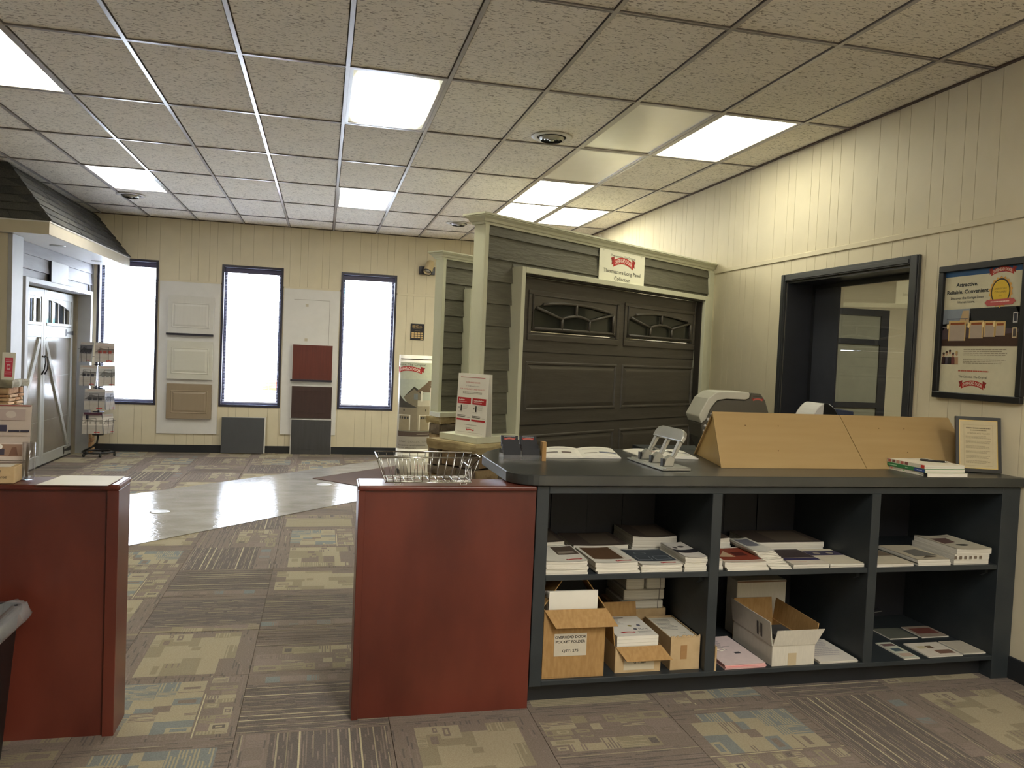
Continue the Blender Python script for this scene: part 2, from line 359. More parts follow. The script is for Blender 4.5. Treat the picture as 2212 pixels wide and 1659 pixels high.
def carpet_variant(kind, seed):
    rg = random.Random(seed); m = MB(); H = 0.3035  # each printed patch sits a hair above the last
    m.box(-H, H, -H, H, -0.006, 0.0, 0)
    def R(x0, y0, x1, y1, mi, L):
        x0, x1 = max(-H, x0), min(H, x1); y0, y1 = max(-H, y0), min(H, y1)
        if x1-x0 > 0.001 and y1-y0 > 0.001:
            z = 0.00025*L+0.000002*(len(m.f) % 100); m.add([(x0, y0, z), (x1, y0, z), (x1, y1, z), (x0, y1, z)], [(0, 1, 2, 3)], mi)
    def dashes(x, w, y0, y1, mi, L, gap=0.25):
        y = y0
        while y < y1:
            l = 0.05+0.22*rg.random()
            if rg.random() > gap: R(x, y, x+w, min(y1, y+l), mi, L)
            y += l
    def blocks(x0, y0, x1, y1, n, mis, L, smin=0.02, smax=0.11):
        for _ in range(n):
            wv = smin+(smax-smin)*rg.random(); hv = smin*0.5+(smax-smin)*0.6*rg.random()
            x = x0+(x1-x0-wv)*rg.random(); y = y0+(y1-y0-hv)*rg.random()
            c = rg.choice(mis); R(x, y, x+wv, y+hv, c, L)
            if wv > 0.06 and hv > 0.03 and rg.random() < 0.6: R(x+0.012, y+0.009, x+wv-0.012, y+hv-0.009, rg.choice(mis), L+1)
    def weave(x0, y0, x1, y1, mis, L, pitch=0.012, along_y=True):
        t = x0 if along_y else y0
        while t < (x1 if along_y else y1)-pitch*0.5:
            p = (y0 if along_y else x0)
            while p < (y1 if along_y else x1):
                l = 0.02+0.10*rg.random(); e = min(p+l, y1 if along_y else x1)
                if rg.random() > 0.25:
                    c = rg.choice(mis)
                    if along_y: R(t, p, t+pitch*0.5, e, c, L)
                    else: R(p, t, e, t+pitch*0.5, c, L)
                p = e
            t += pitch
    def mondrian(x0, y0, x1, y1, cols, styles, L, depth=0):
        wv, hv = x1-x0, y1-y0
        if depth < 5 and (wv > 0.11 or hv > 0.075 or (depth < 3 and rg.random() < 0.6)) and (wv > 0.05 or hv > 0.04):
            if wv*0.62 > hv and wv > 0.06:
                c = x0+wv*rg.uniform(0.3, 0.7); mondrian(x0, y0, c, y1, cols, styles, L, depth+1); mondrian(c, y0, x1, y1, cols, styles, L, depth+1)
            else:
                c = y0+hv*rg.uniform(0.3, 0.7); mondrian(x0, y0, x1, c, cols, styles, L, depth+1); mondrian(x0, c, x1, y1, cols, styles, L, depth+1)
            return
        c = rg.choice(cols); st = rg.choice(styles); g = 0.003
        R(x0, y0, x1, y1, c, L)
        if st == 'nest':
            d = rg.choice(cols+[0, 1]); R(x0+wv*0.18, y0+hv*0.25, x1-wv*0.18, y1-hv*0.25, d, L+1)
            if rg.random() < 0.5: R(x0+wv*0.32, y0+hv*0.40, x1-wv*0.32, y1-hv*0.40, c, L+2)
        elif st == 'lines': weave(x0+g, y0+g, x1-g, y1-g, [rg.choice(cols+[0])], L+1, 0.013, rg.random() < 0.3)
    if kind == 'stripe':
        R(-H+0.01, -H, 0.17, H, 1, 1); weave(-H+0.01, -H, 0.17, H, [0, 1, 6], 2, 0.011)
        x = -H+0.02
        while x < 0.16:
            dashes(x, rg.choice([0.004, 0.005, 0.007]), -H, H, rg.choice([2, 5, 5, 3]), 5, 0.12); x += 0.034+0.024*rg.random()
        weave(0.17, -H, H, H, [0, 6, 1, 6], 2, 0.014); mondrian(0.19, -H, 0.26, H, [0, 6, 6, 4], ['solid', 'lines'], 4); dashes(0.275, 0.005, -H, H, 2, 7, 0.4)
    elif kind == 'block':
        weave(-H, -H, H, H, [0, 6, 1, 0], 1, 0.013, False); mondrian(-0.28, -0.22, 0.27, 0.21, [2, 2, 3, 3, 0, 2], ['solid', 'solid', 'nest', 'lines'], 3)
    elif kind == 'blue':
        weave(-H, -H, H, H, [0, 6, 1, 0], 1, 0.013); mondrian(-0.22, -0.25, 0.13, 0.25, [4, 2, 4, 2, 2, 0], ['lines', 'lines', 'nest', 'solid'], 3)
        mondrian(0.15, -0.28, 0.27, 0.28, [0, 2, 6, 3], ['lines', 'nest'], 3); dashes(0.138, 0.005, -H, H, 5, 7, 0.2); dashes(-0.26, 0.005, -H, H, 2, 7, 0.4); dashes(-0.28, 0.008, -H, H, 4, 7, 0.7)
    elif kind == 'fine':
        weave(-H, -H, H, H, [0, 6, 1], 1, 0.013); R(-0.10, -0.28, 0.22, 0.28, 3, 3)
        x = -0.10
        while x < 0.22: dashes(x, 0.008, -0.28, 0.28, 2, 4, 0.06); x += 0.015
        mondrian(-0.26, -H, -0.13, H, [0, 6, 1, 3], ['lines', 'solid'], 3); dashes(-0.12, 0.005, -H, H, 5, 7, 0.2); dashes(0.25, 0.005, -H, H, 2, 7, 0.4)
    elif kind == 'thin':
        R(-H, -0.22, H, 0.25, 1, 1); weave(-H, -0.22, H, 0.25, [1, 0, 6], 2, 0.012, False)
        y = -0.21
        while y < 0.24:
            x = -H+0.1*rg.random()
            while x < H:
                l = 0.03+0.12*rg.random()
                if rg.random() < 0.5: R(x, y, min(H, x+l), y+0.004, rg.choice([2, 3, 5]), 4)
                x += l+0.02
            y += 0.022+0.02*rg.random()
        mondrian(-H, -H, H, -0.22, [3, 0, 2, 6], ['solid', 'lines'], 4)
    else:
        weave(-H, -H, H, H, [6, 0, 1, 0], 1, 0.013, False); mondrian(-0.29, -0.28, 0.29, 0.02, [0, 6, 3, 2, 0], ['lines', 'nest', 'solid'], 3)
        for k in range(6): y = 0.05+0.04*k+0.02*rg.random(); R(-H, y, H, y+0.005, rg.choice([2, 1, 3]), 7)
    return m.mesh('carpet_tile', CARP)
CV = [carpet_variant(k, i+3) for i, k in enumerate(['stripe', 'block', 'blue', 'fine', 'thin', 'stripe', 'block', 'mix'])]
rg = random.Random(5)
TX0, TY0, TS = -0.29, 3.25, 0.6096
for i in range(-6, 7):
    for j in range(-2, 15):
        cx, cy = TX0+(i+0.5)*TS, TY0+(j+0.5)*TS
        if cx > XR+0.2 or cy > YF+0.2 or cx < -4.2: continue
        if j < 9: k = [[0, 1, 3, 2], [7, 2, 4, 6], [5, 3, 1, 4], [6, 7, 2, 0]][j % 4][(i+j//4) % 4]
        else: k = rg.choice([1, 6, 7, 2, 0, 4])
        r = (0 if (i+j) % 2 else PI/2)+PI*rg.choice([0, 1])
        inst('carpet_tile', CV[k], floor, (cx, cy, 0.0), (0, 0, r))
vin = MB().prism([(-2.6, 5.15), (3.45, 11.20), (3.45, 11.70), (1.40, 11.70), (-2.6, 7.70)], 0.0035, 0.0060)
M_VIN = mat('polished_vinyl', (160, 156, 152), col2=(180, 177, 174), rough=0.08, spec=0.30, vscale=3.0, stretch=(1, 2.2, 1), detail=8, bump=0.22, bscale=30)
vo = vin.build('vinyl_inlay', M_VIN, floor)
for k, (cx, cy) in enumerate(((-1.383, 7.62), (0.058, 9.09))):
    d = MB().lathe([(0.0, 0.0062), (0.085, 0.0062), (0.085, 0.009), (0.06, 0.012), (0.0, 0.012)], 24, M=Matrix.Translation((cx, cy, 0)), cap=False)
    o = tag(d.build('floor_outlet', mat('outlet_plate', (206, 206, 210), rough=0.3)), ['round metal floor outlet cover on the vinyl strip nearer the left half wall', 'round metal floor outlet cover beside the brown mat corner'][k], 'floor outlet')
s2 = math.sqrt(0.5)
mt = MB().prism([(-0.075, 9.50), (1.02, 10.595), (1.62, 9.995), (0.525, 8.90)], 0.007, 0.014)
tag(mt.build('entry_mat', mat('mat_brown', (84, 66, 58), col2=(102, 82, 72), rough=0.95, vscale=200, bump=0.6, bscale=400), bevel=0.003), 'brown ribbed entry mat laid diagonally on the vinyl strip', 'mat')

# ---- ceiling
ceil = struct(BX(XL, XR+0.3, YB, YF+0.25, ZC+0.03, ZC+0.15).build('ceiling', mat('ceiling_deck', (150, 142, 128), rough=0.95)))
LIT = {(0, 0): 'hot', (-4, 0): 'a', (-4, 3): 'f', (0, 3): 'f', (4, 0): 'w', (3, 2): 'a', (3, 3): 'a', (4, 3): 'a', (3, -5): 'b', (1, -4): 'b', (2, -6): 'b'}
OFF = [(3, 0), (3, 1)]
TM = {}
def tile_mesh(x0, x1, y0, y1):
    k = (round(x1-x0, 4), round(y1-y0, 4))
    if k not in TM:
        hx, hy = k[0]/2-0.018, k[1]/2-0.018; TM[k] = MB().box(-hx, hx, -hy, hy, 0.004, 0.020).mesh('ceiling_tile', M_CEIL)
    return TM[k]
for i in range(-10, 6):
    for j in range(-6, 6):
        if (i, j) in LIT or (i, j) in OFF: continue
        x0, x1 = GX0+i*GX, min(GX0+(i+1)*GX, XR); y0, y1 = GY0+j*GY, min(GY0+(j+1)*GY, YF)
        inst('ceiling_tile', tile_mesh(x0, x1, y0, y1), ceil, ((x0+x1)/2, (y0+y1)/2, ZC+0.004))
for i in range(-9, 6):
    x = GX0+i*GX; b = MB().box(x-0.012, x+0.012, GY0-6*GY, YF, ZC-0.001, ZC+0.003).box(x-0.003, x+0.003, GY0-6*GY, YF, ZC, ZC+0.03); b.build('grid_bar', M_BAR, ceil)
for j in range(-6, 6):
    y = GY0+j*GY; b = MB().box(GX0-10*GX, XR, y-0.012, y+0.012, ZC, ZC+0.0035).box(GX0-10*GX, XR, y-0.003, y+0.003, ZC, ZC+0.03); b.build('grid_bar', M_BAR, ceil)
M_ANGLE = mat('wall_angle_dark', (74, 58, 50), rough=0.5)
b = BX(XR-0.022, XR, GY0-3*GY, YF, ZC-0.003, ZC+0.004); b.build('wall_angle', M_ANGLE, ceil)
b = BX(GX0-10*GX, XR, YF-0.022, YF, ZC-0.003, ZC+0.004); b.build('wall_angle', M_ANGLE, ceil)
# ---- lamps set in the grid
LBL = {(0, 0): 'lit ceiling light panel with a hot centre, alone near the middle of the ceiling', (-4, 0): 'lit ceiling light panel cut by the left edge of the photo',
       (-4, 3): 'lit ceiling light panel above the shingled canopy next to a round vent', (0, 3): 'lit ceiling light panel above the window nearest the spotlight',
       (4, 0): 'large lit ceiling light panel beside the cream right wall', (3, 2): 'lit ceiling light panel adjoining the unlit lens, first of three in a cluster',
       (3, 3): 'lit ceiling light panel just above the tall partition crown, left of its twin', (4, 3): 'lit ceiling light panel above the tall partition, right of its twin'}
LBL.update({(2, -6): 'lit ceiling light panel farthest behind the viewer', (1, -4): 'lit ceiling light panel nearest behind the viewer', (3, -5): 'lit ceiling light panel behind the viewer beside the cream wall'})
def lamp_panel(i, j, kind):
    cx, cy = GX0+(i+0.5)*GX, GY0+(j+0.5)*GY
    t = thing('ceiling_light', LBL[(i, j)] if kind != 'off' else ('unlit flat ceiling lens between the round vent and the large lit panel' if j == 0 else 'unlit flat ceiling lens, the farther of the two unlit ones'),
              'ceiling light', (cx, cy, ZC+0.004), group='ceiling light panels')
    hx, hy = GX/2-0.013, GY/2-0.013; f = 0.022
    fr = MB()
    for (a, c, d, e) in ((-hx, hx, -hy, -hy+f), (-hx, hx, hy-f, hy), (-hx, -hx+f, -hy+f, hy-f), (hx-f, hx, -hy+f, hy-f)): fr.box(a, c, d, e, -0.002, 0.02)
    fr.build('frame', M_BAR, t)
    m = M_LENS if kind == 'off' else (emit('lamp_hot', LAMP_COL, LAMP_STRENGTH*0.45, hot=0.13) if kind == 'hot' else emit('lamp_'+kind, {'b': (1.0, 0.965, 0.88), 'f': (1.0, 0.955, 0.84)}.get(kind, LAMP_COL), LAMP_STRENGTH*{'a': 0.42, 'f': 0.36, 'b': 1.05, 'w': 0.29}[kind]))
    BX(-hx+f, hx-f, -hy+f, hy-f, 0.006, 0.010).build('diffuser', m, t)
    BX(-hx, hx, -hy, hy, 0.02, 0.03).build('housing', M_BAR, t)
for (i, j), k in LIT.items(): lamp_panel(i, j, k)
for (i, j) in OFF: lamp_panel(i, j, 'off')
for k, (x, y, r) in enumerate(((1.63, 5.87, 0.155), (-2.234, 10.10, 0.16), (1.642, 10.23, 0.16))):
    t = thing('air_vent', ['round white ceiling vent beside the unlit lens', 'round ceiling vent at the corner of the light above the canopy', 'round ceiling vent partly hidden by the tall partition crown'][k], 'vent', (x, y, ZC+0.002), group='round ceiling vents')
    MB().lathe([(r*0.72, -0.006), (r, -0.003), (r, 0.0), (r*0.7, 0.0)], 36, cap=False).build('rim', M_WHITE, t)
    MB().lathe([(0.0, 0.0), (r*0.73, 0.0)], 36, cap=False).build('duct', mat('duct_dark', (22, 22, 22), rough=0.9), t)
    for q, s in enumerate((0.62, 0.45, 0.28)):
        MB().lathe([(r*(s-0.10), -0.030+0.003*q), (r*s, -0.010), (r*s, -0.008), (r*(s-0.10), -0.028+0.003*q)], 36, cap=False).build('vent_ring', M_STEEL, t)
    MB().lathe([(0.0, -0.032), (r*0.13, -0.028), (r*0.13, -0.02), (0.0, -0.02)], 24, cap=False).build('hub', M_STEEL, t)

# ---- walls
def panel_wall(wall, axis, plane, sgn, a0, a1, offs, bands, holes, thick=0.004):
    """planks proud of the wall core; holes = (a0, a1, z0, z1)"""
    cuts = [a for a in offs if a0 < a < a1]; cuts = [a0]+sorted(cuts)+[a1]
    for p, q in zip(cuts[:-1], cuts[1:]):
        p, q = p+0.0016, q-0.0016
        if q-p < 0.01: continue
        for z0, z1 in bands:
            segs = [(p, q, z0, z1)]
            for (h0, h1, hz0, hz1) in holes:
                new = []
                for (s0, s1, t0, t1) in segs:
                    if s1 <= h0 or s0 >= h1 or t1 <= hz0 or t0 >= hz1: new.append((s0, s1, t0, t1)); continue
                    if s0 < h0: new.append((s0, h0, t0, t1))
                    if s1 > h1: new.append((h1, s1, t0, t1))
                    m0, m1 = max(s0, h0), min(s1, h1)
                    if t0 < hz0: new.append((m0, m1, t0, hz0))
                    if t1 > hz1: new.append((m0, m1, hz1, t1))
                segs = new
            for (s0, s1, t0, t1) in segs:
                if s1-s0 < 0.004 or t1-t0 < 0.004: continue
                if axis == 'x': BX(plane, plane+sgn*thick, s0, s1, t0, t1).build('plank', M_WALL, wall)
                else: BX(s0, s1, plane, plane+sgn*thick, t0, t1).build('plank', M_WALL, wall)
PAT = [0, 0.150, 0.244, 0.388, 0.489, 0.690, 0.790, 0.967]
# right wall with the office window
OY0, OY1, OZ0, OZ1 = 4.205, 5.56, 1.05, 2.212
wr = MB()
wr.box(XR+0.004, XR+0.25, YB, OY0-0.01, 0, ZC+0.03); wr.box(XR+0.004, XR+0.25, OY1+0.01, YF+0.2, 0, ZC+0.03)
wr.box(XR+0.004, XR+0.25, OY0-0.01, OY1+0.01, 0, OZ0-0.01); wr.box(XR+0.004, XR+0.25, OY0-0.01, OY1+0.01, OZ1+0.01, ZC+0.03)
wall_right = struct(wr.build('wall_right', M_BACK))
offs = [3.609+1.2192*k+o for k in range(-3, 7) for o in PAT]
panel_wall(wall_right, 'x', XR+0.004, -1, 1.0, YF, offs, [(0.10, 2.385), (2.41, ZC)], [(OY0, OY1, OZ0, OZ1)])
BX(XR, XR+0.004, YB, 1.0, 0, ZC).build('wall_sheet', M_WALL, wall_right)
struct(BX(XR-0.010, XR, 1.0, YF, 2.378, 2.415).build('trim_1', M_WALL, bevel=0.003))
struct(BX(XR-0.014, XR, YB, 3.40, 0.0, 0.115).build('baseboard_right', M_BASE, bevel=0.003))
# far wall with three windows
WIN = [(-2.985, -2.222), (-1.403, -0.579), (0.218, 1.016)]; WZ0, WZ1 = 0.65, 2.63
wf = MB(); xs = [XL]+[a for p in WIN for a in p]+[XR+0.25]
for a, c in zip(xs[0::2], xs[1::2]): wf.box(a, c, YF+0.004, YF+0.20, 0, ZC+0.03)
for a, c in WIN: wf.box(a, c, YF+0.004, YF+0.20, 0, WZ0); wf.box(a, c, YF+0.004, YF+0.20, WZ1, ZC+0.03)
wall_far = struct(wf.build('wall_far', M_BACK))
offs = [-4.40+1.2192*k+o for k in range(0, 8) for o in PAT]
panel_wall(wall_far, 'y', YF+0.004, -1, XL, XR, offs, [(0.10, 2.35), (2.375, ZC)], [(a, c, WZ0, WZ1) for a, c in WIN])
for n, (a, c) in enumerate(((XL, WIN[0][0]), (WIN[0][1], WIN[1][0]), (WIN[1][1], WIN[2][0]), (WIN[2][1], XR))):
    struct(BX(a+0.01, c-0.01, YF-0.006, YF, 2.345, 2.38).build('trim_%d' % (n+2), M_WALL, bevel=0.002))
struct(BX(XL, XR, YF-0.014, YF, 0.0, 0.105).build('baseboard_far', M_BASE, bevel=0.003))
struct(BX(XL-0.2, XL, YB, YF+0.2, 0, ZC+0.03).build('wall_left', M_WALL))
struct(BX(XL, XR+0.25, YB-0.2, YB, 0, ZC+0.03).build('wall_back', M_WALL))
M_SLAT = mat('blind_slat', (206, 206, 212), rough=0.5)
for n, (a, c) in enumerate(WIN):
    t = sempty('window_%d' % (n+1), ((a+c)/2, YF, WZ0)); hw = (c-a)/2; hz = WZ1-WZ0; fr = MB()
    for (x0, x1, z0, z1) in ((-hw, hw, 0, 0.03), (-hw, hw, hz-0.03, hz), (-hw, -hw+0.03, 0.03, hz-0.03), (hw-0.03, hw, 0.03, hz-0.03)): fr.box(x0, x1, -0.012, 0.03, z0, z1)
    fr.build('frame', M_WINFRAME, t, bevel=0.002)
    jb = MB()
    for (x0, x1, z0, z1) in ((-hw+0.005, hw-0.005, 0.004, 0.024), (-hw+0.005, hw-0.005, hz-0.024, hz-0.004), (-hw+0.005, -hw+0.022, 0.024, hz-0.024), (hw-0.022, hw-0.005, 0.024, hz-0.024)): jb.box(x0, x1, 0.03, 0.15, z0, z1)
    jb.build('jamb', mat('jamb_paint', (196, 200, 214), rough=0.35), t)
    sb = MB()
    for (x0, x1, z0, z1) in ((-hw+0.022, hw-0.022, 0.024, 0.07), (-hw+0.022, hw-0.022, hz-0.07, hz-0.024), (-hw+0.022, -hw+0.06, 0.07, hz-0.07), (hw-0.06, hw-0.022, 0.07, hz-0.07)): sb.box(x0, x1, 0.13, 0.17, z0, z1)
    sb.build('sash', M_WINFRAME, t)
    BX(-hw+0.06, hw-0.06, 0.148, 0.152, 0.07, hz-0.07).build('pane', M_GLASS, t)
    BX(-hw+0.028, hw-0.028, 0.055, 0.105, hz-0.100, hz-0.045).build('headrail', mat('headrail', (70, 66, 92), rough=0.4), t)
    sl = MB(); z = 0.075
    while z < hz-0.09: sl.box(-hw+0.04, hw-0.04, 0.068, 0.092, z, z+0.0008); z += 0.021
    for x in (-hw*0.6, hw*0.6): sl.box(x-0.0008, x+0.0008, 0.0795, 0.0805, 0.06, hz-0.07)
    so = sl.build('blind_slats', M_SLAT, t); so['kind'] = 'stuff'
    BX(-hw+0.04, hw-0.04, 0.068, 0.092, 0.055, 0.070).build('bottom_rail', M_SLAT, t)

# ---- office behind the right wall
MW2 = M_WALL
struct(BX(8.6, 8.75, 2.5, 7.9, 0, 2.75).build('wall_office_side', MW2)); struct(BX(XR+0.25, 8.6, 7.7, 7.85, 0, 2.75).build('wall_office_far', MW2))
struct(BX(XR+0.25, 8.6, 2.5, 2.6, 0, 2.75).build('wall_office_near', MW2)); struct(BX(XR+0.25, 8.6, 2.6, 7.7, 2.70, 2.78).build('ceiling_office', M_CEIL)); struct(BX(XR+0.25, 8.6, 2.6, 7.7, -0.1, 0.0).build('floor_office', CARP[0]))
ol = thing('ceiling_light', 'ceiling light panel inside the office beyond the pass-through window', 'ceiling light', (6.0, 5.6, 2.698))
BX(-0.3, 0.3, -0.6, 0.6, -0.012, 0).build('frame', M_BAR, ol); BX(-0.28, 0.28, -0.58, 0.58, -0.014, -0.0125).build('diffuser', emit('lamp_office', (1, 0.95, 0.80), 5.5), ol)
od = thing('office_door', 'dark framed door with frosted panes seen through the office window', 'door', (5.35, 7.70, 0))
fr = MB()
for (x0, x1, z0, z1) in ((-0.10, 0.0, 0, 2.22), (0.66, 0.76, 0, 2.22), (0.0, 0.66, 2.15, 2.22), (0.0, 0.66, 1.83, 1.89), (0.0, 0.66, 1.13, 1.19), (0.0, 0.66, 0, 0.25)): fr.box(x0, x1, -0.05, -0.002, z0, z1)
fr.build('frame', mat('office_frame', (46, 48, 56), rough=0.4), od)
for z0, z1 in ((1.89, 2.15), (1.19, 1.83), (0.25, 1.13)): BX(0.0, 0.66, -0.03, -0.012, z0, z1).build('frosted_pane', M_FROST, od)
sw = thing('thermostat', 'white thermostat box on the office wall beyond the window', 'thermostat', (6.42, 7.70, 1.62)); BX(-0.05, 0.05, -0.03, 0, -0.09, 0.09).build('cover', M_WHITE, sw, bevel=0.006); BX(-0.02, 0.06, -0.02, 0, -0.42, -0.11).build('conduit', M_WHITE, sw)
# office window: casing, lining, glass
wo = sempty('window_4', (XR, (OY0+OY1)/2, OZ0)); hw = (OY1-OY0)/2; hz = OZ1-OZ0
cs = MB()
for (y0, y1, z0, z1) in ((-hw-0.075, -hw, -0.07, hz+0.055), (hw, hw+0.055, -0.07, hz+0.055), (-hw, hw, hz, hz+0.055), (-hw, hw, -0.07, 0)):
    cs.box(-0.022, 0.0, y0, y1, z0, z1); cs.box(-0.028, -0.022, y0+0.008, y1-0.018, z0+(0.008 if z1-z0 < 0.1 else 0), z1-(0.018 if z1-z0 < 0.1 else 0))
cs.build('casing', M_DARKFRAME, wo, bevel=0.003)
ln = MB()
for (y0, y1, z0, z1) in ((-hw, -hw+0.015, 0, hz), (hw-0.015, hw, 0, hz), (-hw+0.015, hw-0.015, hz-0.015, hz), (-hw+0.015, hw-0.015, 0, 0.015)): ln.box(0.0, 0.235, y0, y1, z0, z1)
ln.build('lining', mat('lining_paint', (46, 48, 54), rough=0.3), wo)
stp = MB()
for (y0, y1, z0, z1) in ((-hw+0.015, -hw+0.03, 0.015, hz-0.015), (hw-0.045, hw-0.015, 0.015, hz-0.015), (-hw+0.03, hw-0.045, hz-0.05, hz-0.015)): stp.box(0.215, 0.235, y0, y1, z0, z1)
stp.build('stop', mat('stop_paint', (32, 33, 37), rough=0.35), wo)
BX(0.240, 0.243, -hw, hw, 0.0, hz).build('pane', M_OFFGLASS, wo)
BX(0.222, 0.234, hw-0.345, hw-0.045, 0.015, hz-0.05).build('fixed_panel', mat('fixed_panel_paint', (58, 60, 68), rough=0.35), wo)

# ---- outdoors
struct(BX(-30, 30, YF+0.25, 70, -0.4, -0.15).build('ground', mat('bright_pavement', (214, 214, 210), rough=0.9)))
bd = thing('far_building', 'pale building with teal windows far outside the window by the spotlight', 'building', (4.5, 44, -0.15))
BX(-6, 9, 0, 6, 0, 7.0).build('wall', M_WHITE, bd)
for k, (x, z) in enumerate(((-5.0, 4.0), (-3.6, 4.0), (-1.2, 1.2), (0.4, 1.2), (2.0, 1.2))): BX(x, x+0.9, -0.05, 0.0, z, z+1.3).build('window_pane', mat('teal_glass', (96, 150, 146), rough=0.2), bd)
tb = thing('traffic_barrel', 'orange and white traffic barrel outside the middle window', 'barrel', (-0.93, 16.2, -0.15))
for k in range(5):
    r0, r1 = 0.29-0.012*k, 0.29-0.012*(k+1)
    MB().lathe([(0, 0.2*k), (r0, 0.2*k), (r1, 0.2*k+0.2), (0, 0.2*k+0.2)], 20, cap=False).build('band', ink((214, 84, 24)) if k % 2 == 0 else M_WHITE, tb)


# ================================================================== COUNTERS
HY0, HY1, HZ = 3.315, 3.50, 0.99
def half_wall(name, label, x0, x1, end_left, tone=None):
    t = thing(name, label, 'half wall', ((x0+x1)/2, (HY0+HY1)/2, 0)); cx, cy = (x0+x1)/2, (HY0+HY1)/2
    a, c, y0, y1 = x0-cx, x1-cx, HY0-cy, HY1-cy
    if end_left: BX(a, a+0.028, y0, y1, 0, HZ-0.022).build('end_board', M_RED, t, bevel=0.002); p0, p1 = a+0.028, c
    else: BX(c-0.042, c, y0, y1, 0, HZ-0.022).build('end_board', M_RED, t, bevel=0.002); p0, p1 = a, c-0.042
    BX(p0, p1, y0+0.014, y0+0.032, 0, HZ-0.022).build('front_panel', M_RED, t)
    BX(p0, p1, y1-0.018, y1, 0, HZ-0.022).build('back_panel', M_RED, t)
    BX(a-(0.004 if end_left else 0), c+(0 if end_left else 0.004), y0-0.006, y1+0.004, HZ-0.022, HZ).build('top_board', M_RED, t, bevel=0.008, seg=3)
    return t
half_wall('half_wall', 'dark mahogany half wall at the left edge behind the trash bin', -2.3, -0.75, False)
half_wall('half_wall', 'reddish mahogany half wall joined to the dark counter, wire basket on top', 0.162, 0.926, True)

SU = thing('shelf_unit', 'charcoal painted open shelf unit under the slate counter', 'shelf unit', (2.21, 3.7, 0))
def su(name, x0, x1, y0, y1, z0, z1, m=M_SHELF, bev=0.002): return BX(x0-2.21, x1-2.21, y0-3.7, y1-3.7, z0, z1).build(name, m, SU, bevel=bev)
SY0, SY1, SZB, SZM = 3.325, 3.985, 0.12, 0.59
su('side_panel', 0.930, 0.985, SY0, SY1, 0.095, 0.988); su('side_panel', 3.385, 3.495, SY0, SY1, 0.0, 0.988)
su('divider', 1.772, 1.822, SY0, SY1, SZB, 0.955); su('divider', 2.622, 2.672, SY0, SY1, SZB, 0.955)
su('bottom_board', 0.985, 3.385, SY0, SY1, 0.098, SZB)
su('toe_kick', 0.935, 3.385, 3.40, 3.42, 0.0, 0.098, M_BASE)
su('top_rail', 0.985, 3.385, SY0, SY0+0.02, 0.955, 0.988)
for x0, x1 in ((0.985, 1.772), (1.822, 2.622), (2.672, 3.385)):
    su('shelf_board', x0, x1, SY0+0.004, SY1, SZM-0.024, SZM)
    for xa, xb in ((x0, x0+0.02), (x1-0.02, x1)):
        c = MB().prism([(SY0+0.06-3.7, SZM-0.024), (SY1-0.05-3.7, SZM-0.024), (SY1-0.05-3.7, SZM-0.075), (SY0+0.09-3.7, SZM-0.075), (SY0+0.06-3.7, SZM-0.055)], xa-2.21, xb-2.21, 'x')
        c.build('cleat', M_SHELF, SU)
for k in range(12):
    a = 0.985+0.2*k; su('back_plank', a+0.0015, a+0.1985, SY1-0.018-(0.006 if k % 3 == 1 else 0), SY1, 0.12, 0.988, M_SHELFBACK, 0)

def arc(cx, cy, r, a0, a1, n=8): return [(cx+r*math.cos(math.radians(a0+(a1-a0)*i/n)), cy+r*math.sin(math.radians(a0+(a1-a0)*i/n))) for i in range(n+1)]
outl = [(3.497, 3.300), (3.497, 4.285)]+[(1.05, 4.285)]+[(0.95, 4.235), (0.865, 4.115), (0.81, 3.98), (0.800, 3.93)]+[(0.808, 3.42)]+arc(0.955, 3.445, 0.145, 190, 270, 8)[1:]
CT = thing('countertop', 'dark slate countertop with rounded corner on top of the shelf unit', 'countertop', (2.21, 3.8, 0.993))
MB().prism([(x-2.21, y-3.8) for x, y in outl], 0.0, 0.047).build('slab', M_COUNTER, CT, bevel=0.003)
ZT = 1.041
# support block under the rear overhang
BW = thing('counter_back_wall', 'charcoal rear support panel under the slate countertop overhang', 'panel', (2.21, 4.1, 0)); BX(-1.2, 1.285, -0.02, 0.0, 0.0, 0.992).build('board', M_SHELF, BW); BX(-1.2, 1.285, -0.06, -0.02, 0.90, 0.992).build('rail', M_SHELF, BW)

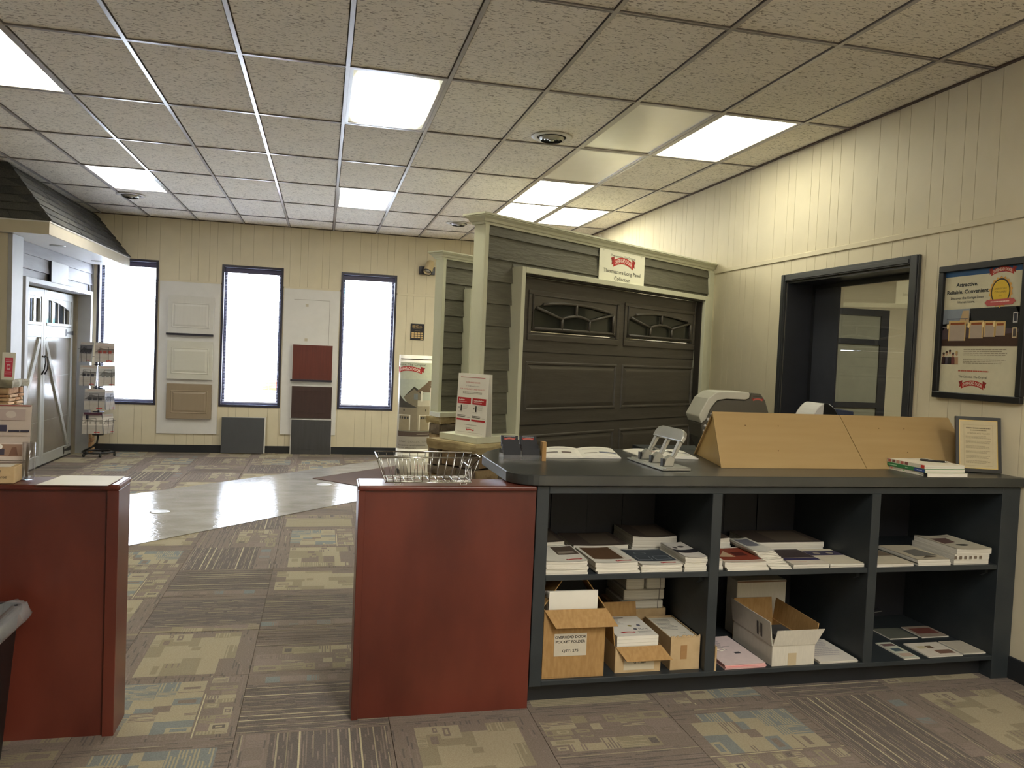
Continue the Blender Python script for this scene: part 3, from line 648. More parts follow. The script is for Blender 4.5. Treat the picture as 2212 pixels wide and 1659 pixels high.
# ---- stacks of paper goods: base slab of page edges with a printed cover
def stack(name, label, cat, x0, x1, y0, depth, z, h, cover, n=5, skew=0.0, fan=0.004, seed=0, group=None, rz=0.0, edge=None, lean=0.0):
    rg = random.Random(seed); cx = (x0+x1)/2; wd = x1-x0
    t = thing(name, label, cat, (cx, y0+depth/2, z), rz+(rg.uniform(-0.022, 0.022) if wd > 0.15 else 0.0), group)
    for k in range(n):
        za, zb = h*k/n, h*(k+1)/n-0.0006
        dx = skew*k/n+rg.uniform(-fan, fan); dy = rg.uniform(-fan, fan)-lean*k/n
        bl = MB(); N = 6
        sag = 0.10*h if n > 2 else 0.0
        vs = []
        for i in range(N+1):
            u = -wd/2+wd*i/N; s = -sag*(1-(2*i/N-1)**2)*(k/n)
            for yv, zv in ((-depth/2, za), (depth/2, za), (depth/2, zb), (-depth/2, zb)): vs.append((u+dx, yv+dy, zv+s+(sag*0.3 if yv > 0 else 0)*0))
        fs = [(0, 1, 2, 3), (4*N, 4*N+3, 4*N+2, 4*N+1)]
        for i in range(N):
            b0, b1 = 4*i, 4*i+4
            for e in range(4): fs.append((b0+e, b1+e, b1+(e+1) % 4, b0+(e+1) % 4))
        bl.add(vs, fs); bl.build('bundle', edge or M_PAGES, t)
    cdx = skew*(n-1)/n
    def fm(u, v, L):
        x = (u-wd/2); s = -(0.10*h if n > 2 else 0)*(1-(2*x/wd)**2)*((n-1)/n)
        return (x+cdx, v-depth/2-lean*(n-1)/n, h+s+0.0012+L)
    p = Print((0, 0, 0), (1, 0, 0), (0, 1, 0), fmap=fm)
    cover(p, wd, depth); p.build('cover', t)
    return t
W_, DK = (226, 222, 208), (44, 46, 50)
def cov_a(p, w, d): p.rect(0, 0, w, d, W_); p.rect(w*0.45, d*0.42, w*0.97, d*0.95, (92, 78, 66), 2); p.rect(w*0.5, d*0.5, w*0.9, d*0.62, (150, 140, 124), 3); p.logo(w*0.72, d*0.12, w*0.4, text=False)
def cov_b(p, w, d): p.rect(0, 0, w, d, W_); p.rect(w*0.08, d*0.22, w*0.80, d*0.98, (96, 70, 48), 2); p.rect(w*0.80, d*0.22, w*0.86, d*0.98, (214, 204, 188), 3); p.logo(w*0.72, d*0.10, w*0.4, text=False)
def cov_c(p, w, d):
    p.rect(0, 0, w, d, W_); p.rect(0.0, d*0.20, w, d*0.96, (58, 66, 74), 2); p.logo(w*0.72, d*0.10, w*0.4, text=False)
    for a, b_ in ((0.1, 0.45), (0.55, 0.92)):
        for q in (0.30, 0.52): p.rect(w*a, d*q, w*b_, d*(q+0.012), (170, 176, 180), 3)
        for q in (a, b_): p.rect(w*q, d*0.30, w*(q+0.012), d*0.52, (170, 176, 180), 3)
    p.ell(w*0.35, d*0.72, w*0.16, d*0.08, (120, 128, 132), 3); p.ell(w*0.35, d*0.72, w*0.13, d*0.06, (58, 66, 74), 4)
def cov_d(p, w, d): p.rect(0, 0, w, d, (214, 208, 198)); p.rect(0, d*0.3, w, d*0.5, (40, 38, 44), 2); p.ell(w*0.3, d*0.66, w*0.12, d*0.06, (58, 50, 48), 2); p.ell(w*0.65, d*0.72, w*0.14, d*0.06, (64, 56, 52), 2)
def cov_e(p, w, d): p.rect(0, 0, w, d, W_); p.rect(0, d*0.14, w, d*0.94, (138, 60, 40), 2); p.poly([(w*0.1, d*0.35), (w*0.45, d*0.75), (w*0.5, d*0.35)], (196, 168, 136), 3); p.rect(w*0.55, d*0.42, w*0.85, d*0.66, (82, 30, 24), 3); p.rect(0, d*0.02, w, d*0.10, (210, 190, 170), 2)
def cov_f(p, w, d): p.rect(0, 0, w, d, W_); p.rect(w*0.2, d*0.4, w*0.9, d*0.9, (120, 120, 128), 2)
def cov_g(p, w, d): p.rect(0, 0, w, d, (224, 214, 196)); p.rect(0, d*0.42, w, d, (70, 58, 58), 2); p.rect(0, d*0.26, w, d*0.40, (58, 52, 92), 3); p.rect(w*0.1, d*0.14, w*0.5, d*0.16, (196, 110, 80), 2)
def cov_h(p, w, d): p.rect(0, 0, w, d, (222, 212, 188)); p.rect(0, d*0.55, w, d*0.85, (72, 66, 90), 2); p.ell(w*0.3, d*0.7, w*0.1, d*0.06, (180, 170, 150), 3); p.ell(w*0.7, d*0.7, w*0.1, d*0.06, (180, 170, 150), 3)
def cov_i(p, w, d): p.rect(0, 0, w, d, (206, 196, 172)); p.rect(0, d*0.55, w, d*0.9, (120, 106, 88), 2)
def cov_j(p, w, d): p.rect(0, 0, w, d, (198, 188, 164)); p.poly([(w*0.2, d*0.2), (w*0.95, d*0.25), (w*0.8, d*0.7), (w*0.25, d*0.6)], (120, 116, 108), 2); p.poly([(w*0.3, d*0.1), (w*0.8, d*0.14), (w*0.6, d*0.26)], (90, 78, 60), 3)
def cov_k(p, w, d): p.rect(0, 0, w, d, (206, 198, 176)); p.poly([(w*0.1, d*0.35), (w*0.6, d*0.5), (w*0.7, d*0.8), (w*0.15, d*0.75)], (110, 84, 76), 2); p.ell(w*0.55, d*0.3, w*0.18, d*0.06, (50, 46, 40), 3); p.rect(w*0.1, d*0.88, w*0.9, d*0.9, (120, 110, 96), 2)
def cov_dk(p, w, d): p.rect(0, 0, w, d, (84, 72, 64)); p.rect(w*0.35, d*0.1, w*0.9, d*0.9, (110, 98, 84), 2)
G1 = 'brochure stacks on the upper shelf'
def br(label, x0, x1, y0, dp, h, cov, **k): return stack('brochure_stack', label, 'brochures', x0, x1, y0, dp, SZM, h, cov, group=G1, **k)
br('thick white brochure stack at the far left of the upper shelf beside the post', 0.990, 1.185, 3.338, 0.28, 0.062, cov_a, n=7, seed=1)
br('brown covered brochure stack, second from the left on the upper shelf', 1.225, 1.430, 3.345, 0.28, 0.050, cov_b, n=5, seed=2, skew=-0.01)
br('brochure stack with a slate grey diagram cover on the upper shelf', 1.445, 1.645, 3.345, 0.28, 0.036, cov_c, n=4, seed=3)
br('tall mixed brochure stack leaning against the first divider', 1.657, 1.768, 3.345, 0.28, 0.068, cov_d, n=6, seed=4)
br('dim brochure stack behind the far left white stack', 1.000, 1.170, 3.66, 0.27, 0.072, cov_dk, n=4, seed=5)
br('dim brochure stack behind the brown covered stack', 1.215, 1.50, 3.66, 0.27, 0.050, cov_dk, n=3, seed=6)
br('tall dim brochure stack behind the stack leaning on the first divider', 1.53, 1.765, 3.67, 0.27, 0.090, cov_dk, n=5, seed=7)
br('red brown covered brochure stack just right of the first divider', 1.870, 2.085, 3.338, 0.28, 0.040, cov_e, n=5, seed=8, skew=-0.012)
br('small white paper stack end peeking out right of the first divider', 1.826, 1.860, 3.36, 0.20, 0.045, cov_f, n=3, seed=9)
br('slid fan of white brochures in the middle bay of the upper shelf', 2.105, 2.215, 3.345, 0.27, 0.066, cov_f, n=12, seed=10, skew=-0.045, lean=-0.10)
br('thin brochure stack with a purple band in the middle bay', 2.225, 2.420, 3.345, 0.28, 0.020, cov_g, n=2, seed=11)
br('thin cream brochure stack beside the second divider', 2.428, 2.616, 3.350, 0.28, 0.018, cov_h, n=2, seed=12)
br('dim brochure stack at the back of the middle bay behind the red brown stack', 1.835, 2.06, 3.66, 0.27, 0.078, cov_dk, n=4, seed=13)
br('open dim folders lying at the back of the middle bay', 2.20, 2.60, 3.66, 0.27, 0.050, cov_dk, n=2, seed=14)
br('thin white pamphlet stack just right of the second divider', 2.680, 2.895, 3.338, 0.27, 0.014, cov_i, n=2, seed=15)
br('plastic wrapped brochure stack in the right bay of the upper shelf', 2.925, 3.115, 3.345, 0.29, 0.030, cov_j, n=2, seed=16, skew=-0.01)
t = br('tall bulging brochure stack at the right end of the upper shelf', 3.135, 3.345, 3.345, 0.30, 0.082, cov_k, n=3, seed=17, skew=0.02)
for q in range(6): BX(-0.105+0.03*q, -0.09+0.03*q, -0.1521, -0.1515, 0.03, 0.045).build('photo_edge', ink((112, 98, 84)), t)

# ---- bottom shelf: cartons and paper
def sheet(t, name, pts, th, m):
    """thick board from four corners"""
    a = [Vector(p) for p in pts]; n = (a[1]-a[0]).cross(a[3]-a[0]).normalized()*th
    return MB().hexa([tuple(p) for p in a]+[tuple(p+n) for p in a]).build(name, m, t)
def carton(label, x0, x1, y0, y1, z, h, m, min_=None, flap=0.085, group=None, name='carton', back_flap=True, left_flap=True, front_flap=True, floor_in=0.0):
    t = thing(name, label, 'box', ((x0+x1)/2, (y0+y1)/2, z), 0, group); hx, hy, th = (x1-x0)/2, (y1-y0)/2, 0.004
    mi = min_ or m
    BX(-hx, hx, -hy, hy, 0, th).build('base', m, t)
    BX(-hx, hx, -hy, -hy+th, th, h).build('front', m, t, bevel=0.001); BX(-hx, hx, hy-th, hy, th, h).build('back', mi, t)
    BX(-hx, -hx+th, -hy+th, hy-th, th, h).build('side', m, t); BX(hx-th, hx, -hy+th, hy-th, th, h).build('side', mi, t)
    if front_flap: sheet(t, 'flap', [(-hx, -hy, h), (hx, -hy, h), (hx+0.045, -hy-flap*0.42, h-flap*0.66), (-hx+0.045, -hy-flap*0.42, h-flap*0.66)], 0.004, mi)
    if back_flap: sheet(t, 'flap', [(-hx, hy, h), (hx, hy, h), (hx-0.01, hy+0.01, h+flap*1.3), (-hx+0.01, hy+0.01, h+flap*1.3)], -0.004, mi)
    if left_flap: sheet(t, 'flap', [(-hx, -hy+0.02, h), (-hx, hy-0.02, h), (-hx-0.004, hy-0.04, h+flap), (-hx-0.004, -hy+0.04, h+flap)], 0.004, mi)
    return t
t = carton('large brown carton labelled pocket folder, leftmost on the bottom shelf', 0.992, 1.283, 3.345, 3.60, SZB, 0.310, M_CARD, flap=0.105, left_flap=False, back_flap=False)
sheet(t, 'flap', [(-0.145, 0.127, 0.31), (-0.145, -0.10, 0.31), (-0.04, -0.06, 0.43), (-0.04, 0.11, 0.43)], 0.004, M_CARD)
sheet(t, 'flap', [(0.145, -0.10, 0.31), (0.145, 0.127, 0.31), (0.07, 0.11, 0.425), (0.07, -0.04, 0.425)], 0.004, M_CARD)
for k in range(4): BX(-0.118, 0.112, -0.10+0.022*k, -0.092+0.022*k, 0.02, 0.385-0.006*k).build('folder', M_PAPER, t)
p = Print((-0.094, -0.1285, 0.100), (1, 0, 0), (0, 0, 1)); p.rect(0, 0, 0.152, 0.102, (196, 188, 170))
p.text('OVERHEAD DOOR', 0.076, 0.086, 0.0115, (26, 26, 28), w=0.145, bold=0.02); p.text('POCKET FOLDER', 0.076, 0.065, 0.0115, (26, 26, 28), w=0.138, bold=0.02); p.text('QTY: 275', 0.076, 0.024, 0.0115, (26, 26, 28), w=0.076, bold=0.02)
p.build('paper_label', t, 'white paper label with black capitals')
t = carton('small brown carton with a white quantity label, next to the big carton', 1.345, 1.570, 3.365, 3.66, SZB, 0.120, M_CARD2, M_CARD, flap=0.085, left_flap=True)
for k in range(4): BX(-0.100, 0.104, -0.130, 0.135, 0.10+0.016*k, 0.115+0.016*k).build('flyer_bundle', M_PAPER, t)
p = Print((-0.098, -0.130, 0.1635), (1, 0, 0), (0, 1, 0)); p.rect(0, 0, 0.20, 0.265, (230, 226, 216)); p.logo(0.07, 0.045, 0.075, text=False); p.ell(0.11, 0.13, 0.011, 0.011, (150, 138, 60), 2); p.ell(0.155, 0.135, 0.010, 0.010, (60, 70, 96), 2)
p.text('IDA', 0.16, 0.085, 0.020, (70, 70, 84)); p.ell(0.12, 0.085, 0.010, 0.010, (90, 90, 100), 2); p.lines(0.01, 0.15, 0.09, 0.24, 7, (150, 146, 140)); p.lines(0.12, 0.03, 0.19, 0.055, 2, (150, 146, 140)); p.rect(0.06, 0.235, 0.12, 0.25, (70, 66, 62), 2); p.build('cover', t)
p = Print((-0.070, -0.1480, 0.012), (1, 0, 0), (0, 0, 1)); p.rect(0, 0, 0.150, 0.085, (206, 196, 172)); p.text('QTY: 650', 0.078, 0.034, 0.010, (40, 38, 34), w=0.058, bold=0.02); p.rect(0.03, 0.074, 0.12, 0.080, (90, 80, 66), 2); p.build('paper_label', t)
t = carton('torn tan carton full of forms beside the first divider', 1.618, 1.766, 3.365, 3.68, SZB, 0.150, M_CARD2, flap=0.04, front_flap=False, back_flap=False, left_flap=False)
for k in range(3): BX(-0.066, 0.068, -0.145, 0.14, 0.085+0.02*k, 0.104+0.02*k).build('form_bundle', M_PAPER, t)
rgt = random.Random(3); torn = MB()
for k in range(14):
    a = -0.074+0.148*k/14; torn.prism([(a, 0.150), (a+0.0106, 0.150), (a+0.0106-0.002, 0.150+rgt.uniform(0.004, 0.016)), (a+0.001, 0.150+rgt.uniform(0.004, 0.016))], -0.1575, -0.1545, 'y')
torn.build('torn_edge', M_CARD2, t); BX(-0.024, 0.008, -0.159, -0.1576, 0.05, 0.115).build('tape', ink((160, 122, 78)), t)
p = Print((-0.066, -0.145, 0.1445), (1, 0, 0), (0, 1, 0)); p.rect(0, 0, 0.134, 0.285, (222, 216, 200)); p.lines(0.01, 0.10, 0.10, 0.26, 9, (150, 148, 140)); p.rect(0.07, 0.06, 0.10, 0.066, (80, 110, 90), 2); p.build('cover', t)
for k, (x0, x1, z0, z1, dy) in enumerate(((1.505, 1.725, 0.300, 0.340, 0.0), (1.515, 1.735, 0.343, 0.395, 0.01), (1.525, 1.735, 0.398, 0.455, 0.005), (1.50, 1.70, 0.458, 0.515, -0.01))):
    t = thing('form_pack', ['shrink wrapped form pack, lowest of the pile behind the torn carton', 'shrink wrapped form pack, second from the bottom of the pile behind the torn carton', 'paired shrink wrapped form pack, third up behind the torn carton', 'topmost form pack of the pile under the upper shelf'][k], 'paper pack', ((x0+x1)/2, 3.83+dy, z0), group='packs behind the torn carton')
    hx = (x1-x0)/2
    if k == 2:
        BX(-hx, -0.008, -0.125, 0.12, 0, z1-z0).build('bundle', M_PAGES, t, bevel=0.004); BX(0.004, hx, -0.125, 0.12, 0, z1-z0).build('bundle', M_PAGES, t, bevel=0.004)
    else:
        BX(-hx, hx, -0.125, 0.12, 0, z1-z0).build('bundle', M_PAGES, t, bevel=0.004)
    BX(hx*0.72, hx*0.75, -0.127, -0.125, 0, z1-z0).build('strap', ink((120, 116, 108)), t)
t = thing('carton', 'closed tan carton at the back supporting the form packs', 'box', (1.615, 3.84, SZB)); BX(-0.13, 0.13, -0.13, 0.13, 0, 0.179).build('body', M_CARD2, t, bevel=0.002); BX(-0.13, 0.13, -0.02, 0.02, 0.179, 0.1795).build('tape', ink((160, 122, 78)), t)
BXp = thing('cardboard_strip', 'narrow torn cardboard strip standing right of the first divider', 'cardboard', (1.832, 3.36, SZB)); BX(-0.005, 0.004, -0.03, 0.03, 0, 0.115).build('board', M_CARD2, BXp); MB().tube([(0.004, -0.02, 0.10), (0.03, -0.03, 0.093), (0.045, -0.03, 0.10), (0.03, -0.028, 0.104)], 0.002, 6).build('tear', M_PAPER, BXp)
def cov_p(p, w, d): p.rect(0, 0, w, d, (224, 206, 204)); p.lines(w*0.05, d*0.45, w*0.6, d*0.9, 6, (170, 160, 162)); p.rect(w*0.6, d*0.36, w*0.75, d*0.42, (60, 60, 66), 2); p.rect(w*0.5, d*0.62, w*0.7, d*0.63, (80, 76, 80), 2)
t = stack('paper_stack', 'stack of forms with pink sheets at the bottom right of the first divider', 'paper', 1.880, 2.095, 3.335, 0.36, SZB, 0.022, cov_p, n=3, seed=20, edge=mat('pink_sheets', (226, 206, 200), col2=(214, 130, 130), rough=0.7, vscale=2, stretch=(1, 1, 200)))
def cov_q(p, w, d): p.rect(0, 0, w, d, (222, 216, 206)); p.lines(w*0.1, d*0.2, w*0.9, d*0.95, 9, (186, 180, 180))
stack('paper_stack', 'thin white paper stack right of the open white tray box', 'paper', 2.395, 2.605, 3.340, 0.28, SZB, 0.012, cov_q, n=2, seed=21)
UB = thing('flat_carton', 'white corrugated carton standing upright behind the open tray box', 'box', (2.315, 3.80, SZB)); BX(-0.150, 0.140, -0.05, 0.06, 0, 0.295).build('body', M_CARDW, UB, bevel=0.003); BX(-0.150, 0.140, -0.052, -0.0505, 0.285, 0.292).build('top_fold', ink((120, 90, 70)), UB)
t = carton('open white tray box with brown inside in the middle bottom bay', 2.135, 2.365, 3.345, 3.72, SZB, 0.100, M_CARDW, M_CARD, flap=0.05, back_flap=False, left_flap=False, front_flap=False)
sheet(t, 'flap', [(-0.115, -0.1875, 0.1), (0.115, -0.1875, 0.1), (0.150, -0.205, 0.178), (-0.105, -0.205, 0.178)], 0.004, M_CARDW)
sheet(t, 'flap', [(-0.115, 0.1875, 0.1), (-0.115, -0.1875, 0.1), (-0.130, -0.1875, 0.215), (-0.130, 0.1875, 0.215)], 0.004, M_CARDW)
sheet(t, 'flap', [(0.115, -0.1875, 0.1), (0.115, 0.1875, 0.1), (0.128, 0.1875, 0.21), (0.128, -0.1875, 0.20)], 0.004, M_CARD)
sheet(t, 'flap', [(0.115, 0.1875, 0.1), (-0.115, 0.1875, 0.1), (-0.11, 0.20, 0.21), (0.11, 0.20, 0.21)], 0.004, M_CARD)
for q in (0.012, 0.045): sheet(t, 'hand_hole', [(-0.1312, -0.06-q, 0.12), (-0.1312, -0.075-q, 0.12), (-0.1362, -0.075-q, 0.185), (-0.1362, -0.06-q, 0.185)], 0.0006, ink((70, 64, 60)))
BX(-0.06, 0.06, -0.15, 0.02, 0.10, 0.125).build('contents', mat('dark_parts', (70, 70, 70), rough=0.5, var=0.2), t); BX(-0.03, 0.015, -0.1895, -0.188, 0.0, 0.06).build('tape', ink((190, 172, 140)), t)
def leaf(label, x0, x1, y0, d, shapes, base=(206, 198, 178), rz=0.0):
    t = thing('leaflet', label, 'leaflet', ((x0+x1)/2, y0+d/2, SZB), rz, 'leaflets in the right bottom bay'); w_ = x1-x0
    BX(-w_/2, w_/2, -d/2, d/2, 0.0, 0.005).build('pages', M_PAGES, t)
    p = Print((-w_/2, -d/2, 0.0055), (1, 0, 0), (0, 1, 0)); p.rect(0, 0, w_, d, base)
    for (a, b_, c, e, col) in shapes: p.rect(w_*a, d*b_, w_*c, d*e, col, 2)
    p.build('cover', t)
leaf('narrow leaflet with a teal oval near the second divider', 2.872, 2.962, 3.338, 0.215, [(0.1, 0.75, 0.9, 0.9, (110, 86, 84)), (0.2, 0.42, 0.8, 0.62, (78, 96, 104)), (0.1, 0.1, 0.9, 0.3, (190, 168, 150))], (196, 200, 184))
leaf('open booklet with photos, left of the plain booklet in the right bay', 3.02, 3.225, 3.345, 0.18, [(0.15, 0.55, 0.4, 0.75, (200, 188, 150)), (0.42, 0.55, 0.6, 0.75, (110, 90, 70)), (0.45, 0.15, 0.92, 0.42, (120, 90, 76))], (218, 210, 196))
leaf('plain grey booklet at the right end of the bottom shelf', 3.242, 3.38, 3.36, 0.17, [(0.05, 0.05, 0.95, 0.95, (190, 182, 166))])
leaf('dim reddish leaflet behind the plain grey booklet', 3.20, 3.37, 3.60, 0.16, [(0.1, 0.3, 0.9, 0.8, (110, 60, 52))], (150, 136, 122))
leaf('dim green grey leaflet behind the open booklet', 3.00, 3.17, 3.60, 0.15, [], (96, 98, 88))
cw = MB().tube([(2.675, 3.70, 0.20), (2.72, 3.72, 0.225), (2.80, 3.74, 0.232), (2.88, 3.75, 0.215), (2.98, 3.76, 0.21), (3.10, 3.80, 0.206), (3.16, 3.90, 0.19), (3.17, 3.965, 0.15)], 0.0022, 6)
tag(cw.build('loose_cable', ink((120, 120, 118))), 'thin grey cable drooping across the back of the right bottom bay', 'cable')

# ================================================================== ON THE COUNTER
t = thing('card_holder', 'clear tiered business card holder with dark cards on the counter corner', 'card holder', (0.966, 3.80, ZT), math.radians(-3))
for k in range(4):
    y, z = -0.058+0.030*k, 0.018*k
    BX(-0.095, 0.095, y, y+0.002, 0.0, 0.022+z+0.006).build('tier', M_ACRYL, t)
BX(-0.097, -0.095, -0.06, 0.06, 0, 0.05).build('side', M_ACRYL, t); BX(-0.001, 0.001, -0.06, 0.06, 0, 0.06).build('side', M_ACRYL, t); BX(-0.097, 0.097, -0.06, 0.06, 0.0, 0.002).build('base', M_ACRYL, t)
BX(0.097, 0.117, -0.062, -0.010, 0.0, 0.094).build('wood_end', M_CARD, t)
NAVY = (11, 12, 20)
for k in range(4):
    for s in (-1, 1):
        x = s*0.047; y0 = -0.050+0.030*k; z0 = 0.004+0.018*k
        c = MB().box(x-0.043, x+0.043, -0.006, 0.006, 0, 0.053, M=Matrix.Translation((0, y0+0.012, z0)) @ Matrix.Rotation(math.radians(-16), 4, 'X'))
        o = c.build('card_stack', ink(NAVY), t)
        if k == 3:
            q = Print((x-0.043, y0+0.0058, z0), (1, 0, 0), (0, math.sin(math.radians(16)), math.cos(math.radians(16)))); q.logo(0.043, 0.036, 0.062, text=False, red=(178, 92, 80)); q.lines(0.012, 0.044, 0.074, 0.050, 1, (150, 150, 156), center=True); q.lines(0.02, 0.014, 0.066, 0.024, 2, (96, 100, 112), center=True); q.build('card_print', o)
def newspaper(label, pts, seed, pics):
    t = thing('open_brochure', label, 'brochure', (pts[0][0], pts[0][1], ZT), group='open brochures on the counter'); a = [Vector((x-pts[0][0], y-pts[0][1])) for x, y in pts]
    def B(s, r): return (a[0]*(1-s)+a[1]*s)*(1-r)+(a[3]*(1-s)+a[2]*s)*r
    def hgt(s): return 0.006+0.010*abs(math.sin(s*PI*2))**0.7
    N = 16; m = MB(); vs = []
    for i in range(N+1):
        for r in (0, 1):
            q = B(i/N, r); vs += [(q.x, q.y, 0.0005), (q.x, q.y, hgt(i/N))]
    fs = []
    for i in range(N):
        b = 4*i; fs += [(b, b+4, b+5, b+1), (b+2, b+3, b+7, b+6), (b+1, b+5, b+7, b+3), (b, b+2, b+6, b+4)]
    fs += [(0, 1, 3, 2), (4*N, 4*N+2, 4*N+3, 4*N+1)]
    m.add(vs, fs); m.build('pages', M_PAPER, t)
    def fm(u, v, L): q = B(u, v); return (q.x, q.y, hgt(u)+0.0006+L)
    p = Print((0, 0, 0), (1, 0, 0), (0, 1, 0), fmap=fm)
    for (u0, v0, u1, v1, c) in pics: p.rect(u0, v0, u1, v1, c)
    p.build('print', t)
newspaper('open white brochure with grey photo strip beside the card holder', [(1.10, 3.86), (1.52, 3.855), (1.61, 4.24), (1.19, 4.22)], 1, [(0.05, 0.25, 0.2, 0.4, (120, 112, 108)), (0.25, 0.25, 0.38, 0.4, (110, 92, 88)), (0.55, 0.3, 0.72, 0.36, (150, 140, 134)), (0.75, 0.28, 0.98, 0.42, (104, 108, 124)), (0.1, 0.7, 0.45, 0.8, (206, 200, 194)), (0.55, 0.7, 0.9, 0.78, (206, 200, 194))])
newspaper('open white brochure tucked beneath the left end of the wooden riser', [(1.66, 3.90), (1.96, 3.86), (2.02, 4.17), (1.66, 4.19)], 2, [(0.3, 0.5, 0.5, 0.62, (150, 110, 104)), (0.6, 0.4, 0.95, 0.5, (120, 124, 136)), (0.6, 0.15, 0.9, 0.2, (190, 206, 210))])
# three hole punch
hp = thing('hole_punch', 'silver three hole paper punch on the counter', 'hole punch', (1.632, 3.64, ZT), math.radians(-87.5))
MB().box(-0.205, 0.195, -0.055, 0.075, 0.0, 0.014).build('base', M_STEEL, hp, bevel=0.003); MB().box(-0.21, 0.20, -0.075, -0.045, 0.0, 0.010).build('chip_tray', M_STEEL, hp, bevel=0.003)
for x in (-0.125, 0.0, 0.125):
    MB().prism([(-0.042, 0.014), (0.010, 0.014), (0.018, 0.05), (-0.006, 0.068), (-0.030, 0.05)], x-0.017, x+0.017, 'x').build('punch_head', M_STEEL, hp, bevel=0.003)
    MB().box(x-0.012, x+0.012, -0.046, -0.036, 0.014, 0.05).build('blade_slot', M_BLACK, hp)
hb = MB()
for x in (-0.125, 0.0, 0.125): hb.prism([(0.000, 0.050), (0.020, 0.058), (0.070, 0.150), (0.046, 0.150)], x-0.014, x+0.014, 'x')
hb.build('lever_arm', M_STEEL, hp, bevel=0.003)
hz_ = MB().prism([(-0.150, 0.0), (0.150, 0.0), (0.150, 0.028), (0.135, 0.052), (0.10, 0.062), (-0.10, 0.062), (-0.135, 0.052), (-0.150, 0.028)], -0.010, 0.012, 'z', M=Matrix.Translation((0, 0.046, 0.130)) @ Matrix.Rotation(math.radians(62), 4, 'X'))
hz_.build('lever', M_STEEL, hp, bevel=0.004, seg=2)
MB().tube([(-0.125, 0.024, 0.075), (0.125, 0.024, 0.075)], 0.004, 8).build('pivot_rod', M_CHROME, hp); BX(-0.195, -0.19, -0.02, 0.02, 0.014, 0.026).build('paper_stop', M_STEEL, hp)
# wooden risers (open A frames)
RA = 1.305
def riser(label, fl, fr, bl, brr, al, ar, group):
    c = ((fl[0]+fr[0])/2, (fl[1]+bl[1])/2); t = thing('wood_riser', label, 'riser', (c[0], c[1], ZT), group=group)
    def V(q, z): return (q[0]-c[0], q[1]-c[1], z)
    h = RA-ZT
    def board(name, a, b, d, e, m):
        n = (Vector(b)-Vector(a)).cross(Vector(e)-Vector(a)).normalized()*-0.008
        MB().hexa([a, b, d, e]+[tuple(Vector(q)+n) for q in (a, b, d, e)]).build(name, m, t)
    board('front_panel', V(fl, 0), V(fr, 0), V(ar, h), V(al, h), M_MAPLE)
    board('back_panel', V(brr, 0), V(bl, 0), V(al, h), V(ar, h), M_MAPLE)
    for nm, f, b, a, sg in (('end_panel', fl, bl, al, 1), ('end_panel', fr, brr, ar, -1)):
        ins = 0.012*sg
        MB().add([V((f[0]+ins, f[1]+0.012), 0), V((b[0]+ins, b[1]-0.012), 0), V((a[0]+ins, a[1]), h-0.010)], [(0, 1, 2)]).build(nm, M_MAPLE_E, t)
    pg = MB()
    for (s, r) in ((0.25, 0.75), (0.48, 0.75), (0.42, 0.30)):
        x = fl[0]*(1-s)+fr[0]*s; y = (fl[1]*(1-s)+fr[1]*s)*(1-r)+al[1]*r
        pg.lathe([(0, 0), (0.003, 0), (0.003, 0.0012), (0, 0.0012)], 8, M=Matrix.Translation((x-c[0], y-c[1]-0.0045, h*r+0.0025)) @ Matrix.Rotation(math.radians(52), 4, 'X'), cap=False)
    pg.build('screw_plug', ink((104, 76, 44)), t)
riser('maple display riser with its triangular end showing, left of the pair', (1.936, 3.566), (2.770, 3.572), (2.05, 4.10), (2.74, 4.10), (1.985, 3.78), (2.738, 3.78), 'maple risers on the counter')
riser('maple display riser at the wall end of the counter, right of the pair', (2.774, 3.572), (3.475, 3.60), (2.744, 4.10), (3.47, 4.10), (2.742, 3.78), (3.45, 3.79), 'maple risers on the counter')
